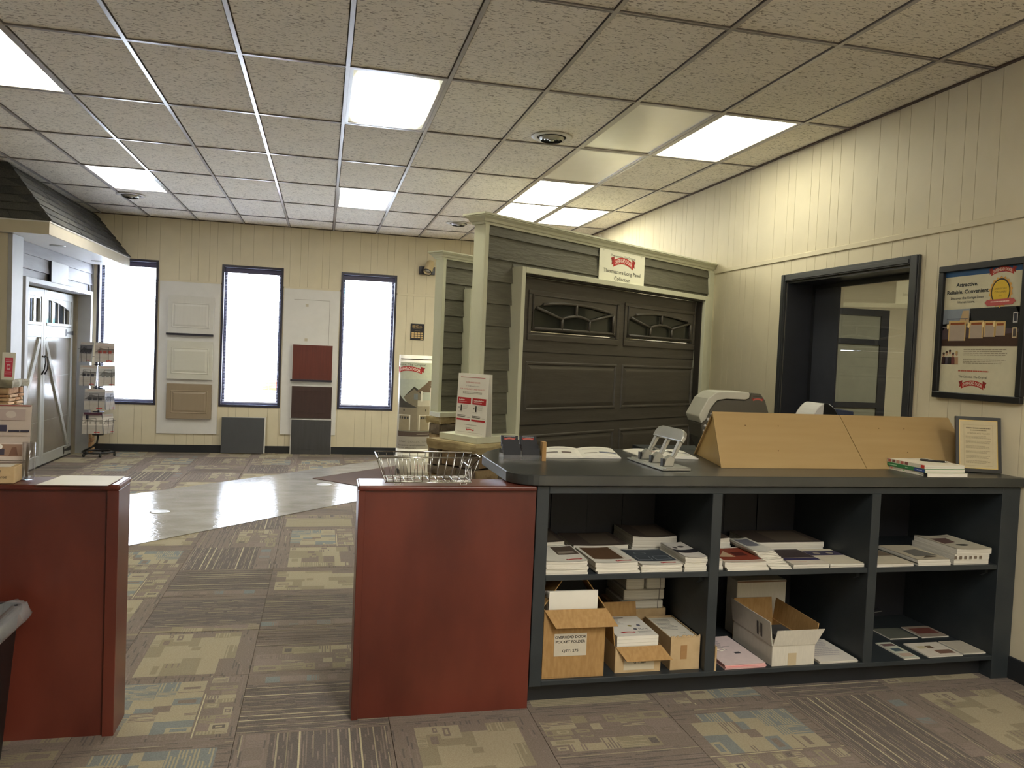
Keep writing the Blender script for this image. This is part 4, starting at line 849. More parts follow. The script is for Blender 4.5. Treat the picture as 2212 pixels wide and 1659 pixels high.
# books and pen
bz = ZT
for k, (lab, cov, sp, dx, dy, hh, mark) in enumerate((('white softcover book with a black spine tip, bottom of the three book pile', (226, 220, 200), (228, 222, 204), 0.0, 0.0, 0.0185, (24, 24, 26)),
        ('green spined softcover book in the middle of the pile', (60, 130, 80), (46, 116, 66), -0.006, 0.012, 0.0185, (40, 66, 120)),
        ('white softcover book with photo strip spine on top of the pile', (224, 216, 196), (206, 196, 180), 0.0, 0.022, 0.0185, (196, 52, 44)))):
    t = thing('softcover_book', lab, 'book', (3.04+dx, 3.452+dy, bz), math.radians(1), 'books piled on the counter')
    BX(-0.118, 0.118, -0.132, 0.128, 0.0012, hh-0.0012).build('pages', M_PAGES if k else M_PAPER, t)
    MB().box(-0.122, 0.120, -0.134, 0.130, 0, 0.0012).box(-0.122, 0.120, -0.134, 0.130, hh-0.0012, hh).box(-0.1222, -0.1195, -0.134, 0.130, 0.0012, hh-0.0012).build('cover', ink(cov), t)
    q = Print((-0.1222, 0.130, 0), (0, -1, 0), (0, 0, 1)); q.rect(0.0, 0.0005, 0.264, hh-0.0005, sp); q.rect(0.238, 0.0008, 0.262, hh-0.0008, mark, 2)
    if k == 2:
        for s in range(5): q.rect(0.008+0.030*s, 0.002, 0.030+0.030*s, hh-0.002, ((176, 96, 84), (120, 74, 66), (196, 140, 120))[s % 3], 2)
    elif k == 1: q.rect(0.01, 0.006, 0.07, 0.011, (150, 200, 160), 2); q.rect(0.13, 0.007, 0.15, 0.010, (180, 214, 186), 2); q.rect(0.19, 0.0008, 0.262, hh-0.0008, (44, 66, 128), 3); q.rect(0.21, 0.007, 0.245, 0.011, (170, 190, 220), 4)
    else: q.rect(0.006, 0.005, 0.022, 0.013, (206, 110, 96), 2); q.rect(0.026, 0.006, 0.08, 0.011, (190, 182, 162), 2); q.rect(0.095, 0.006, 0.108, 0.012, (150, 190, 130), 2); q.rect(0.205, 0.006, 0.235, 0.010, (150, 146, 130), 2)
    q.build('spine_print', t); bz += hh
pn = thing('pen', 'black ballpoint pen lying on the pile of books', 'pen', (3.085, 3.46, bz+0.0055), math.radians(-38))
MB().tube([(-0.068, 0, 0), (-0.060, 0, 0), (0.045, 0, 0)], [0.0045, 0.0052, 0.0052], 10).build('barrel', M_BLACK, pn); MB().tube([(0.045, 0, 0), (0.060, 0, 0), (0.070, 0, 0)], [0.0045, 0.003, 0.001], 10).build('tip', M_CHROME, pn); BX(-0.066, -0.03, -0.0012, 0.0012, 0.004, 0.0065).build('clip', M_BLACK, pn)
# small framed notice
fd = math.atan2(-0.075, 0.19); pf = thing('photo_frame', 'black and gold framed notice leaning at the end of the counter', 'picture frame', (3.375, 3.478, ZT+0.002), fd)
TILT = Matrix.Rotation(math.radians(-10), 4, 'X')
def pfb(name, x0, x1, y0, y1, z0, z1, m): MB().box(x0, x1, y0, y1, z0, z1, M=TILT).build(name, m, pf)
FW, FH = 0.112, 0.292
for (x0, x1, z0, z1) in ((-FW, FW, 0, 0.018), (-FW, FW, FH-0.018, FH), (-FW, -FW+0.017, 0.018, FH-0.018), (FW-0.017, FW, 0.018, FH-0.018)): pfb('moulding', x0, x1, -0.008, 0.008, z0, z1, M_BLACK)
gl = mat('gold_lip', (206, 178, 110), rough=0.3, metal=0.7)
for (x0, x1, z0, z1) in ((-FW+0.017, FW-0.017, 0.018, 0.0215), (-FW+0.017, FW-0.017, FH-0.0215, FH-0.018), (-FW+0.017, -FW+0.0205, 0.0215, FH-0.0215), (FW-0.0205, FW-0.017, 0.0215, FH-0.0215)): pfb('gold_lip', x0, x1, -0.006, 0.004, z0, z1, gl)
pfb('backing', -FW+0.01, FW-0.01, 0.0, 0.006, 0.01, FH-0.01, M_BLACK)
ct, st = math.cos(math.radians(-10)), math.sin(math.radians(-10))
q = Print((-FW+0.0205, -0.0005, 0.0215), (1, 0, 0), (0, -st, ct)); PW, PH = 2*FW-0.041, FH-0.043
q.rect(0, 0, PW, PH, (188, 174, 140)); q.lines(PW*0.17, PH-0.041, PW*0.83, PH-0.035, 1, (110, 98, 76), frac=1, rag=0); q.lines(PW*0.28, PH-0.052, PW*0.72, PH-0.047, 1, (118, 106, 82), frac=1, rag=0); q.text('CORPORATE VALUES', PW/2, PH-0.066, 0.0075, (112, 98, 76), w=PW*0.62)
for k in range(6): q.lines(PW*0.16, PH-0.096-0.026*k, PW*0.86, PH-0.080-0.026*k, 3, (142, 130, 104), seed=k)
for (u0, v0, u1, v1) in ((0.02, 0.012, PW-0.02, 0.013), (0.02, PH-0.022, PW-0.02, PH-0.021), (0.02, 0.012, 0.021, PH-0.021), (PW-0.021, 0.012, PW-0.02, PH-0.021)): q.rect(u0, v0, u1, v1, (146, 132, 104), 2)
q.build('notice', pf); pfb('pane', -FW+0.017, FW-0.017, -0.0045, -0.0035, 0.018, FH-0.018, glass('frame_glass', 1.3, (0.97, 0.97, 0.96)))
MB().box(-0.03, 0.03, 0.0, 0.004, 0.0, 0.20, M=Matrix.Translation((0, 0.098, 0.0)) @ Matrix.Rotation(math.radians(19), 4, 'X')).build('easel', M_BLACK, pf)

# ---- opener display units behind the risers
DT = thing('display_table', 'dark table behind the counter carrying the opener units', 'table', (2.75, 4.72, 0))
BX(-0.72, 0.70, -0.24, 0.24, 0.96, 0.99).build('top', M_SHELF, DT, bevel=0.003)
for sx in (-0.68, 0.66):
    for sy in (-0.20, 0.20): BX(sx-0.02, sx+0.02, sy-0.02, sy+0.02, 0, 0.96).build('leg', M_SHELF, DT)
ou = thing('door_opener', 'grey garage door opener head with red ribbon logo behind the left riser', 'door opener', (2.52, 4.60, 0.991), math.radians(-6))
prof = [(-0.235, 0.235), (-0.180, 0.345), (-0.125, 0.385), (-0.085, 0.392), (0.085, 0.392), (0.092, 0.38), (0.088, 0.355), (0.060, 0.345), (-0.060, 0.348), (-0.120, 0.335), (-0.160, 0.285), (-0.185, 0.215), (-0.215, 0.190)]
MB().prism(prof, -0.12, 0.12, 'y').build('shell', M_GREY, ou, bevel=0.006, seg=2)
body = [(-0.215, 0.185), (-0.185, 0.212), (-0.160, 0.280), (-0.120, 0.330), (-0.060, 0.343), (0.064, 0.340), (0.094, 0.352), (0.100, 0.390), (0.165, 0.386), (0.195, 0.345), (0.24, 0.22), (0.24, 0.02), (0.20, 0.0), (-0.15, 0.0), (-0.20, 0.10)]
MB().prism(body, -0.115, 0.115, 'y').build('body', M_DGREY, ou, bevel=0.004)
for k, (x, z, r) in enumerate(((-0.172, 0.215, 0.010), (-0.19, 0.175, 0.008), (-0.197, 0.145, 0.006), (-0.155, 0.25, 0.006))):
    MB().lathe([(0, 0), (r, 0), (r, 0.006), (0, 0.006)], 12, M=Matrix.Translation((x, -0.115, z)) @ Matrix.Rotation(PI/2, 4, 'X'), cap=False).build('terminal', M_WHITE, ou)
q = Print((0.10, -0.1155, 0.33), (1, 0, 0), (0, 0, 1)); q.logo(0.045, 0.018, 0.075, text=False, red=(186, 92, 80)); q.lines(0.012, 0.034, 0.07, 0.040, 1, (50, 46, 40), center=True); q.build('logo_print', ou)
ou2 = thing('door_opener', 'white and black domed opener head behind the right riser', 'door opener', (3.23, 4.66, 0.991))
def dome(x0, x1, z1, n=14): return [(x0, 0.0)]+[(x0+(x1-x0)*i/n, 0.16+(z1-0.16)*math.sin(PI*i/n)**0.6) for i in range(n+1)]+[(x1, 0.0)]
MB().prism(dome(-0.15, 0.10, 0.335), -0.10, 0.10, 'y').build('dome', M_BLACK, ou2, bevel=0.004); MB().prism([(x, z) for x, z in dome(-0.152, 0.102, 0.338) if x < -0.03]+[(-0.06, 0.0)], -0.105, 0.09, 'y').build('white_cover', M_WHITE, ou2, bevel=0.004)
MB().prism([(0.08, 0.0), (0.08, 0.30), (0.20, 0.285), (0.22, 0.0)], -0.08, 0.12, 'y').build('rear_cover', mat('blue_grey_cover', (70, 76, 96), rough=0.2), ou2, bevel=0.006)

# ---- wire basket on the middle half wall
bk = thing('wire_basket', 'chrome wire basket on the reddish half wall', 'basket', (0.47, 3.41, HZ+0.001))
def rectpath(x0, x1, y0, y1, z): return [(x0, y0, z), (x1, y0, z), (x1, y1, z), (x0, y1, z)]
TOPX, BOTX = (-0.235, 0.195), (-0.185, 0.150)
MB().tube(rectpath(-0.20, 0.165, -0.085, 0.085, 0.012), 0.0024, 6, closed=True).build('base_rim', M_CHROME, bk)
MB().tube([(TOPX[0], -0.095, 0.118), (TOPX[1], -0.095, 0.118), (TOPX[1]-0.035, -0.085, 0.075), (TOPX[1]-0.035, 0.085, 0.075), (TOPX[1], 0.095, 0.118), (TOPX[0], 0.095, 0.118), (TOPX[0], 0.095, 0.113), (TOPX[0], -0.095, 0.113)], 0.0032, 8, closed=True).build('top_rim', M_CHROME, bk)
for k in range(13):
    f = k/12; xt = TOPX[0]+0.012+(TOPX[1]-0.012-TOPX[0])*f; xb = -0.195+0.355*f
    for s in (-1, 1): MB().tube([(xt, 0.095*s, 0.118), (xb, 0.085*s, 0.012)], 0.0018, 5).build('wire', M_CHROME, bk)
for k in range(10):
    x = -0.185+0.035*k; MB().tube([(x, -0.085, 0.012), (x, 0.085, 0.012)], 0.0018, 5).build('floor_wire', M_CHROME, bk)
for k in range(5):
    y = -0.068+0.034*k; MB().tube([(TOPX[0], y*1.1, 0.104), (-0.20, y, 0.012), (0.165, y, 0.012), (TOPX[1]-0.03, y*1.05, 0.076)], 0.0018, 5).build('floor_wire', M_CHROME, bk)
for sx in (-0.15, 0.13):
    for sy in (-0.085, 0.085): MB().tube([(sx-0.015, sy, 0.011), (sx-0.012, sy, 0.002), (sx+0.012, sy, 0.002), (sx+0.015, sy, 0.011)], 0.0016, 5).build('foot', M_CHROME, bk)
MB().tube([(TOPX[1], -0.06, 0.112), (TOPX[1]+0.012, -0.05, 0.116), (TOPX[1]+0.012, 0.05, 0.116), (TOPX[1], 0.06, 0.112)], 0.003, 6).build('handle', M_CHROME, bk)

# ---- left half wall: papers, acrylic display, box
pp = thing('paper_sheet', 'loose white paper sheets at the end of the left half wall', 'paper', (-0.885, 3.40, HZ+0.0005), math.radians(-2))
vs = []; N = 10
for i in range(N+1):
    y = -0.115+0.23*i/N; z = -0.0 if i > 1 else -0.006+0.003*i
    vs += [(-0.125-0.02*(1-i/N), y, 0.002+max(z, 0)), (0.108, y, 0.002+max(z, 0))]
MB().add(vs, [(2*i, 2*i+1, 2*i+3, 2*i+2) for i in range(N)]).build('sheet', M_PAPER, pp); MB().box(-0.13, 0.10, -0.10, 0.11, 0.0005, 0.0018).build('under_sheets', M_PAPER, pp)
ah = thing('sign_holder', 'acrylic sign holder with faded flyer on the left half wall', 'sign holder', (-1.235, 3.455, HZ+0.001), math.radians(4))
TL = Matrix.Rotation(math.radians(-8), 4, 'X')
MB().box(-0.145, 0.125, -0.0015, 0.0015, 0.0, 0.292, M=TL).build('front_sheet', M_ACRYL, ah); MB().box(-0.145, 0.125, -0.05, 0.035, 0.0, 0.003).build('foot', M_ACRYL, ah); MB().box(-0.140, 0.120, 0.0025, 0.004, 0.004, 0.288, M=TL).build('flyer', mat('flyer_paper', (206, 190, 176), rough=0.6), ah)
c8, s8 = math.cos(math.radians(8)), math.sin(math.radians(8))
q = Print((-0.140, -0.0022+0.0005, 0.004), (1, 0, 0), (0, s8, c8)); q.rect(0.0, 0.278, 0.258, 0.282, (132, 50, 50)); q.rect(0, 0.222, 0.24, 0.266, (172, 156, 150)); q.ell(0.19, 0.245, 0.018, 0.014, (190, 180, 172), 2); q.rect(0.150, 0.178, 0.178, 0.203, (60, 58, 80), 2); q.rect(0.184, 0.176, 0.222, 0.184, (46, 44, 60), 2); q.rect(0.225, 0.176, 0.256, 0.184, (46, 44, 60), 2)
q.rect(0.135, 0.065, 0.250, 0.132, (214, 200, 190), 2); q.rect(0.142, 0.080, 0.236, 0.128, (152, 122, 104), 3); q.ell(0.158, 0.118, 0.010, 0.010, (240, 236, 232), 4); q.rect(0.15, 0.085, 0.175, 0.11, (70, 62, 76), 4); q.poly([(0.19, 0.082), (0.20, 0.115), (0.215, 0.118), (0.222, 0.084)], (120, 86, 70), 4); q.rect(0.142, 0.160, 0.25, 0.1625, (176, 160, 152), 2); q.rect(0.142, 0.055, 0.25, 0.0575, (150, 132, 126), 2); q.rect(0.19, 0.042, 0.23, 0.048, (120, 104, 100), 2); q.build('print', ah)
cb = thing('small_carton', 'small cardboard parcel with handwriting on the left half wall', 'box', (-1.255, 3.375, HZ+0.001), math.radians(3))
BX(-0.135, 0.135, -0.055, 0.042, 0, 0.062).build('body', M_CARD2, cb, bevel=0.002); BX(-0.02, 0.136, -0.006, 0.010, 0.0622, 0.0628).build('tape', ink((206, 180, 132)), cb); BX(0.06, 0.12, -0.045, 0.03, 0.0622, 0.063).build('shipping_label', M_PAPER, cb)
q = Print((0.03, -0.0555, 0.01), (1, 0, 0), (0, 0, 1)); q.text('(2', 0.055, 0.036, 0.012, (40, 32, 26), bold=0.0); q.text('mroz', 0.065, 0.016, 0.011, (40, 32, 26)); q.build('handwriting', cb)
vz = thing('acrylic_tube', 'clear acrylic cup standing beside the parcel on the left half wall', 'cup', (-1.102, 3.43, HZ+0.001))
MB().lathe([(0.0, 0.0), (0.020, 0.0), (0.022, 0.004), (0.0225, 0.145), (0.0205, 0.146), (0.0195, 0.006), (0.0, 0.006)], 24, cap=False).build('cup', M_ACRYL, vz)
wp = thing('hanging_file', 'dark rimmed file pocket hung on the left half wall at the photo edge', 'file holder', (-1.30, 3.30, 0.70)); BX(-0.14, 0.115, -0.012, 0.012, 0.0, 0.19).build('pocket', M_BLACK, wp, bevel=0.004); BX(0.105, 0.118, -0.016, 0.008, 0.0, 0.185).build('metal_edge', M_STEEL, wp)
# trash bin
tb = thing('trash_bin', 'dark plastic trash bin with clear liner at the left edge', 'trash bin', (-1.29, 3.10, 0))
def ringr(hx, hy, r=0.05, n=4):
    o = []
    for cx, cy, a in ((hx-r, hy-r, 0), (-hx+r, hy-r, 90), (-hx+r, -hy+r, 180), (hx-r, -hy+r, 270)): o += [(cx+r*math.cos(math.radians(a+90*i/n)), cy+r*math.sin(math.radians(a+90*i/n))) for i in range(n+1)]
    return o
def loft(rings, cap0=True, cap1=False, smooth=True):
    m = MB(); n = len(rings[0][0]); vs = [(x, y, z if not callable(z) else z(x, y)) for ring, z in rings for x, y in ring]; fs = []
    for k in range(len(rings)-1):
        for i in range(n): fs.append((k*n+i, k*n+(i+1) % n, (k+1)*n+(i+1) % n, (k+1)*n+i))
    m.add(vs, fs, 0, smooth)
    if cap0: m.f.append(list(range(n))[::-1]); m.m.append(0); m.sm.append(False)
    return m
loft([(ringr(0.195, 0.125), 0.0), (ringr(0.235, 0.150), 0.535), (ringr(0.245, 0.158), 0.54), (ringr(0.245, 0.158), 0.56), (ringr(0.228, 0.142), 0.56), (ringr(0.19, 0.12), 0.02)]).build('bin_body', M_BIN, tb)
rgl = random.Random(8)
def crumple(hx, hy, a): return [(x*(1+rgl.uniform(-a, a)), y*(1+rgl.uniform(-a, a))) for x, y in ringr(hx, hy, 0.06, 7)]
def zr(z, a): return lambda x, y: z+rgl.uniform(-a, a)
loft([(crumple(0.255, 0.170, 0.02), zr(0.50, 0.012)), (crumple(0.275, 0.180, 0.03), zr(0.525, 0.012)), (crumple(0.26, 0.168, 0.015), zr(0.565, 0.008)), (crumple(0.225, 0.140, 0.02), zr(0.562, 0.01)), (crumple(0.21, 0.13, 0.03), zr(0.42, 0.02))], cap0=False).build('liner', M_LINER, tb)
MB().add([(-0.1, -0.05, 0.44), (0.08, -0.07, 0.46), (0.13, 0.04, 0.49), (-0.05, 0.06, 0.50), (0.0, 0.0, 0.53)], [(0, 1, 4), (1, 2, 4), (2, 3, 4), (3, 0, 4)]).build('waste_paper', M_PAPER, tb)

# ================================================================== TALL DOOR DISPLAYS (right)
ANG = math.radians(33.5)
PZ = 2.468
def irregular(pts, rg, a, sub=6):
    o = []
    for i in range(len(pts)):
        p, q = Vector(pts[i]), Vector(pts[(i+1) % len(pts)])
        for k in range(sub):
            r = p.lerp(q, k/sub); d = r.normalized(); r = r+d*rg.uniform(-a, a); o.append((r.x, r.y))
    return o
def stone_pillar(label, loc, rz, hx0, hx1, hy0, hy1, ztop, mats, row=(0.07, 0.13), wid=(0.12, 0.26), seed=1, cap=True, over=0.05, capth=0.055, capm=None):
    t = thing('stone_pillar', label, 'pillar', loc, rz); rg = random.Random(seed)
    BX(hx0+0.03, hx1-0.03, hy0+0.03, hy1-0.03, 0, ztop-capth if cap else ztop).build('core', M_MORTAR, t)
    z = 0.0; zt = ztop-(capth if cap else 0)
    while z < zt-0.02:
        h = min(rg.uniform(*row), zt-z)
        if zt-z-h < 0.035: h = zt-z
        for face in range(4):
            L0, L1 = ((hx0, hx1) if face % 2 == 0 else (hy0, hy1)); a = L0
            while a < L1-0.01:
                wv = rg.uniform(*wid); b = min(a+wv, L1)
                if L1-b < 0.05: b = L1
                pr = rg.uniform(0.0, 0.018); g = 0.004; m = rg.choice(mats)
                j = lambda s=0.006: rg.uniform(-s, s)
                # outer face is uneven
                q = [(a+g+j(), z+g+j(0.003)), (b-g+j(), z+g+j(0.003)), (b-g+j(), z+h-g+j(0.003)), (a+g+j(), z+h-g+j(0.003))]
                inn, out = 0.035, -pr
                if face == 0: f = lambda u, v, d: (u, hy0+d, v)
                elif face == 1: f = lambda u, v, d: (hx1-d, u, v)
                elif face == 2: f = lambda u, v, d: (u, hy1-d, v)
                else: f = lambda u, v, d: (hx0+d, u, v)
                vs = [f(u, v, inn) for u, v in q]+[f(u, v, out+j(0.004)+0.006) for u, v in q]
                cu = sum(u for u, v in q)/4; cv = sum(v for u, v in q)/4
                vs.append(f(cu+j(), cv+j(), out-0.004))
                MB().add(vs, [(0, 3, 2, 1), (0, 1, 5, 4), (1, 2, 6, 5), (2, 3, 7, 6), (3, 0, 4, 7), (4, 5, 8), (5, 6, 8), (6, 7, 8), (7, 4, 8)]).build('stone', m, t, bevel=0.004)
                a = b
        z += h
    if cap:
        o = over; c = ((hx0+hx1)/2, (hy0+hy1)/2)
        base = [(hx0-o-c[0], hy0-o-c[1]), (hx1+o-c[0], hy0-o-c[1]), (hx1+o-c[0], hy1+o-c[1]), (hx0-o-c[0], hy1+o-c[1])]
        r0 = irregular(base, rg, 0.012); m = MB(); n = len(r0); vs = []
        for zz, s in ((zt, 0.955), (zt+capth*0.35, 0.99), (zt+capth*0.75, 1.0), (ztop, 0.985)):
            for x, y in r0: vs.append((c[0]+x*(s+rg.uniform(-0.018, 0.018)), c[1]+y*(s+rg.uniform(-0.018, 0.018)), zz+(rg.uniform(-0.006, 0.006) if zz < ztop else 0)))
        fs = []
        for k in range(3):
            for i in range(n): fs.append((k*n+i, k*n+(i+1) % n, (k+1)*n+(i+1) % n, (k+1)*n+i))
        m.add(vs, fs); m.f.append(list(range(n))[::-1]); m.f.append([3*n+i for i in range(n)]); m.m += [0, 0]; m.sm += [False, False]
        m.build('cap_slab', capm or M_CAP, t)
    return t
CROWN = [(0.0, 0.0), (0.0, -0.068), (-0.010, -0.068), (-0.014, -0.054), (-0.022, -0.050), (-0.030, -0.034), (-0.048, -0.020), (-0.048, -0.014), (-0.057, -0.012), (-0.057, 0.0)]
def display_wall(label, loc, L, plinth, plz):
    """x along the face, y backwards; the face looks to -y"""
    t = thing('display_wall', label, 'display wall', loc, ANG)
    F, B = 0.058, 0.152                                            # front and back of the wall core
    u0, ui0, ui1 = 0.040, 0.356, 2.752                             # end face, opening
    core = MB().box(u0+0.012, 0.33, F+0.012, B, plz, PZ-0.02); core.box(2.78, L, F+0.012, B, 0.0, PZ-0.02); core.box(0.33, 2.78, F+0.012, B, 2.13, PZ-0.02)
    core.build('core', M_SIDING, t)
    BX(u0, u0+0.012, F-0.004, B, plz, PZ-0.068).build('post_face', M_TRIM, t, bevel=0.001); BX(u0, u0+0.036, F-0.012, F-0.004, plz, PZ-0.068).build('corner_board', M_TRIM, t, bevel=0.001)
    BX(L-0.10, L, F-0.02, F+0.012, 0.0, PZ-0.068).build('corner_board', M_TRIM, t, bevel=0.001)
    # lap siding boards
    def lap(x0, x1, z0, z1):
        MB().prism([(F+0.012, z0-0.006), (F-0.014, z0-0.006), (F-0.013, z0), (F+0.002, z1), (F+0.012, z1)], x0, x1, 'x').build('siding_board', M_SIDING, t)
    zs = [2.40-0.061-0.148*k for k in range(0, 18)]
    zs = [2.40]+[z for z in zs if z > 0.0]
    for a, b in zip(zs[1:], zs[:-1]):
        if a >= 2.13: lap(u0+0.037, L-0.10, a, b)
        elif b <= 2.13:
            if b > plz+0.02: lap(u0+0.037, 0.318, max(a, plz+0.007), b)
        else: lap(u0+0.037, 0.318, a, b); lap(0.318, L-0.10, 2.15, b)
    # crown moulding swept round front and end
    def crown_pts(d): return d
    cr = MB(); vs = []; n = len(CROWN)
    path = [(L, F, (0, 1)), (u0, F, (1, 1)), (u0, B, (1, -1)), (L, B, (0, -1))]
    for (x, y, (sx, sy)) in path:
        for d, z in CROWN: vs.append((x+d*sx, y+d*sy, PZ+z))
    fs = []
    for k in range(3):
        for i in range(n): fs.append((k*n+i, k*n+(i+1) % n, (k+1)*n+(i+1) % n, (k+1)*n+i))
    cr.add(vs, fs); cr.f += [list(range(n)), [3*n+i for i in range(n)][::-1]]; cr.m += [0, 0]; cr.sm += [False, False]
    cr.build('crown_moulding', M_TRIM, t); BX(u0, L, F, B, PZ-0.02, PZ-0.001).build('top_board', M_TRIM, t)
    # door surround: box frame standing 0.1 proud of the siding
    P = -0.040
    fr = t
    BX(0.318, ui0, P, 0.10, 0.0, 2.15).build('door_surround', M_TRIM, t, bevel=0.002); BX(ui1, ui1+0.09, P, 0.10, 0.0, 2.15).build('door_surround', M_TRIM, t, bevel=0.002); BX(ui0, ui1, P, 0.10, 2.112, 2.15).build('door_surround', M_TRIM, t, bevel=0.002)
    MJ = mat('dark_jamb', (48, 44, 38), rough=0.5)
    BX(ui1-0.012, ui1, P+0.03, 0.045, 0.0, 2.112).build('door_stop', MJ, t); BX(ui0, ui1-0.012, P+0.03, 0.045, 2.10, 2.112).build('door_stop', MJ, t)
    # plinth on the stone cap
    MB().prism(plinth, plz-0.042, plz-0.0005).build('plinth', M_TRIM, t, bevel=0.002)
    return t
PO = (0.995, 5.057, 0.0)
display_wall('olive grey sided display wall with white crown and post, nearer of the two', PO, 3.045, [(-0.096, -0.089), (0.316, -0.072), (0.316, 0.285), (-0.075, 0.290)], 1.02)
PO2 = (1.033, 7.177, 0.0)
display_wall('olive grey sided display wall with white crown, farther of the two', PO2, 2.98, [(-0.02, -0.055), (0.316, -0.055), (0.316, 0.15), (0.032, 0.15)], 1.0)
stone_pillar('brown fieldstone pillar with thick cap under the nearer display wall post', PO, ANG, -0.085, 0.30, -0.080, 0.29, 0.977, M_STONE, seed=4, over=0.05, capth=0.06)
stone_pillar('brown fieldstone pillar under the farther display wall post', PO2, ANG, 0.02, 0.30, -0.030, 0.13, 0.957, M_STONE, seed=9, over=0.018, capth=0.06)

def garage_door(label, loc):
    t = thing('garage_door', label, 'garage door', loc, ANG)
    y0, y1 = 0.050, 0.095; ua, ub = 0.357, 2.739
    cols = [(0.487, 1.567), (1.640, 2.735)]
    zs = [(1.582, 2.099), (1.065, 1.580), (0.548, 1.063), (0.030, 0.546)]
    for k, (za, zb) in enumerate(zs):
        if k == 0:                                                 # section with two window openings
            m = MB(); wz0, wz1 = 1.72, 1.975
            hs = [(c0+0.04, c1-0.04) for c0, c1 in cols]
            m.box(ua, hs[0][0], y0, y1, za, zb); m.box(hs[0][1], hs[1][0], y0, y1, za, zb); m.box(hs[1][1], ub, y0, y1, za, zb)
            for a, b in hs: m.box(a, b, y0, y1, za, wz0); m.box(a, b, y0, y1, wz1, zb)
            s = m.build('section', M_GDOOR, t)
        else: s = BX(ua, ub, y0, y1, za, zb).build('section', M_GDOOR, t, bevel=0.003)
        for ci, (c0, c1) in enumerate(cols):
            if k == 0:
                z0, z1 = 1.662, 2.012
                fr = MB()                                          # raised outer moulding
                for (a, b, c, d) in ((c0, c1, z0, z0+0.045), (c0, c1, z1-0.030, z1), (c0, c0+0.032, z0+0.045, z1-0.030), (c1-0.032, c1, z0+0.045, z1-0.030)): fr.box(a, b, y0-0.010, y0, c, d)
                fr.build('window_moulding', M_GDOOR, s, bevel=0.005, seg=2)
                a0, a1, b0, b1 = c0+0.045, c1-0.045, 1.735, 1.982
                BX(a0, a1, y0+0.012, y0+0.016, b0-0.01, b1+0.01).build('pane', mat('dark_door_glass', (52, 53, 46), rough=0.08, var=0.05), s)
                w_, h_ = a1-a0, b1-b0
                def U(x): return a0+w_*x
                def Z(x): return b0+h_*x
                # moulded insert plate with five lites: everything outside the lites is solid
                yi0, yi1 = y0-0.006, y0+0.010
                def arc3(xa, za_, xm, zm, xb, zb_, n=10):
                    o = []
                    for i in range(n+1):
                        f = i/n; o.append((xa*(1-f)**2+2*f*(1-f)*(2*xm-0.5*(xa+xb))+xb*f*f, za_*(1-f)**2+2*f*(1-f)*(2*zm-0.5*(za_+zb_))+zb_*f*f))
                    return o
                top = arc3(0.105, 0.74, 0.49, 0.845, 0.895, 0.72)
                mid = arc3(0.325, 0.37, 0.495, 0.49, 0.655, 0.39)
                def solid(poly, nm='insert_plate'): MB().prism([(U(x), Z(z)) for x, z in poly], yi0, yi1, 'y').build(nm, M_GDOOR, s)
                for i in range(len(top)-1): pass
                solid([(0.0, 1.04), (0.0, 0.66), (0.037, 0.66)]+top+[(0.96, 0.66), (1.0, 0.66), (1.0, 1.04)])
                solid([(0.0, 0.66), (0.037, 0.66), (0.0, 0.52)]); solid([(0.96, 0.66), (1.0, 0.66), (1.0, 0.0), (0.96, 0.0)]); solid([(0.0, 0.0), (0.96, 0.0), (0.96, 0.055), (0.0, 0.055)])
                def rib(pts, r=0.011):
                    MB().tube([(U(x), yi0-0.002, Z(z)) for x, z in pts], r, 8).build('muntin', M_GDOOR, s)
                rib(top); rib(mid); rib([(0.037, 0.645), (0.325, 0.37)]); rib([(0.96, 0.66), (0.655, 0.39)])
                rib([(0.49, 0.49), (0.49, 0.845)]); rib([(0.325, 0.06), (0.325, 0.37)]); rib([(0.655, 0.06), (0.655, 0.39)]); rib([(0.015, 0.055), (0.975, 0.055)]); rib([(0.96, 0.06), (0.96, 0.66)]); rib([(0.005, 0.02), (0.005, 1.0), (0.995, 1.0)], 0.006)
            else:
                z0, z1 = zb-0.068-0.350, zb-0.068
                i0 = 0.048
                # stepped raised panel: bevelled rim falling inwards, then a raised field
                vs = []
                for (dd, yy) in ((0.0, y0-0.001), (0.006, y0-0.009), (0.016, y0-0.009), (0.024, y0+0.0005), (i0, y0-0.008), (i0+0.006, y0-0.009)):
                    vs += [(c0+dd, yy, z0+dd), (c1-dd, yy, z0+dd), (c1-dd, yy, z1-dd), (c0+dd, yy, z1-dd)]
                fs = []
                for r_ in range(5):
                    for i in range(4): fs.append((4*r_+i, 4*r_+(i+1) % 4, 4*r_+4+(i+1) % 4, 4*r_+4+i))
                fs.append((20, 21, 22, 23))
                MB().add(vs, fs).build('raised_panel', M_GDOOR, s)
    for k in range(3): BX(ua, ub, y0-0.0015, y0, zs[k][0]-0.006, zs[k][0]+0.001).build('section_seam', mat('seam_dark', (34, 30, 25), rough=0.6), t)
    return t
garage_door('bronze brown garage door with two arched window inserts in the nearer display wall', PO)
sg = thing('sign', 'white sign reading Thermacore Long Panel Collection above the garage door', 'sign', (PO[0]+1.57*math.cos(ANG)+0.040*-math.sin(ANG), PO[1]+1.57*math.sin(ANG)+0.040*math.cos(ANG), 2.150), ANG)
BX(-0.306, 0.306, -0.002, 0.003, 0.0, 0.248).build('board', mat('sign_board', (236, 234, 214), rough=0.45, var=0.01), sg)
q = Print((-0.306, -0.0022, 0), (1, 0, 0), (0, 0, 1)); SW_ = 0.612
q.text('The Genuine. The Original.', SW_*0.51, 0.212, 0.017, (110, 112, 100), w=0.335); q.logo(SW_*0.51, 0.160, 0.335); q.text('Thermacore Long Panel', SW_*0.50, 0.089, 0.030, (52, 52, 48), w=0.50); q.text('Collection', SW_*0.50, 0.037, 0.030, (52, 52, 48), w=0.215)
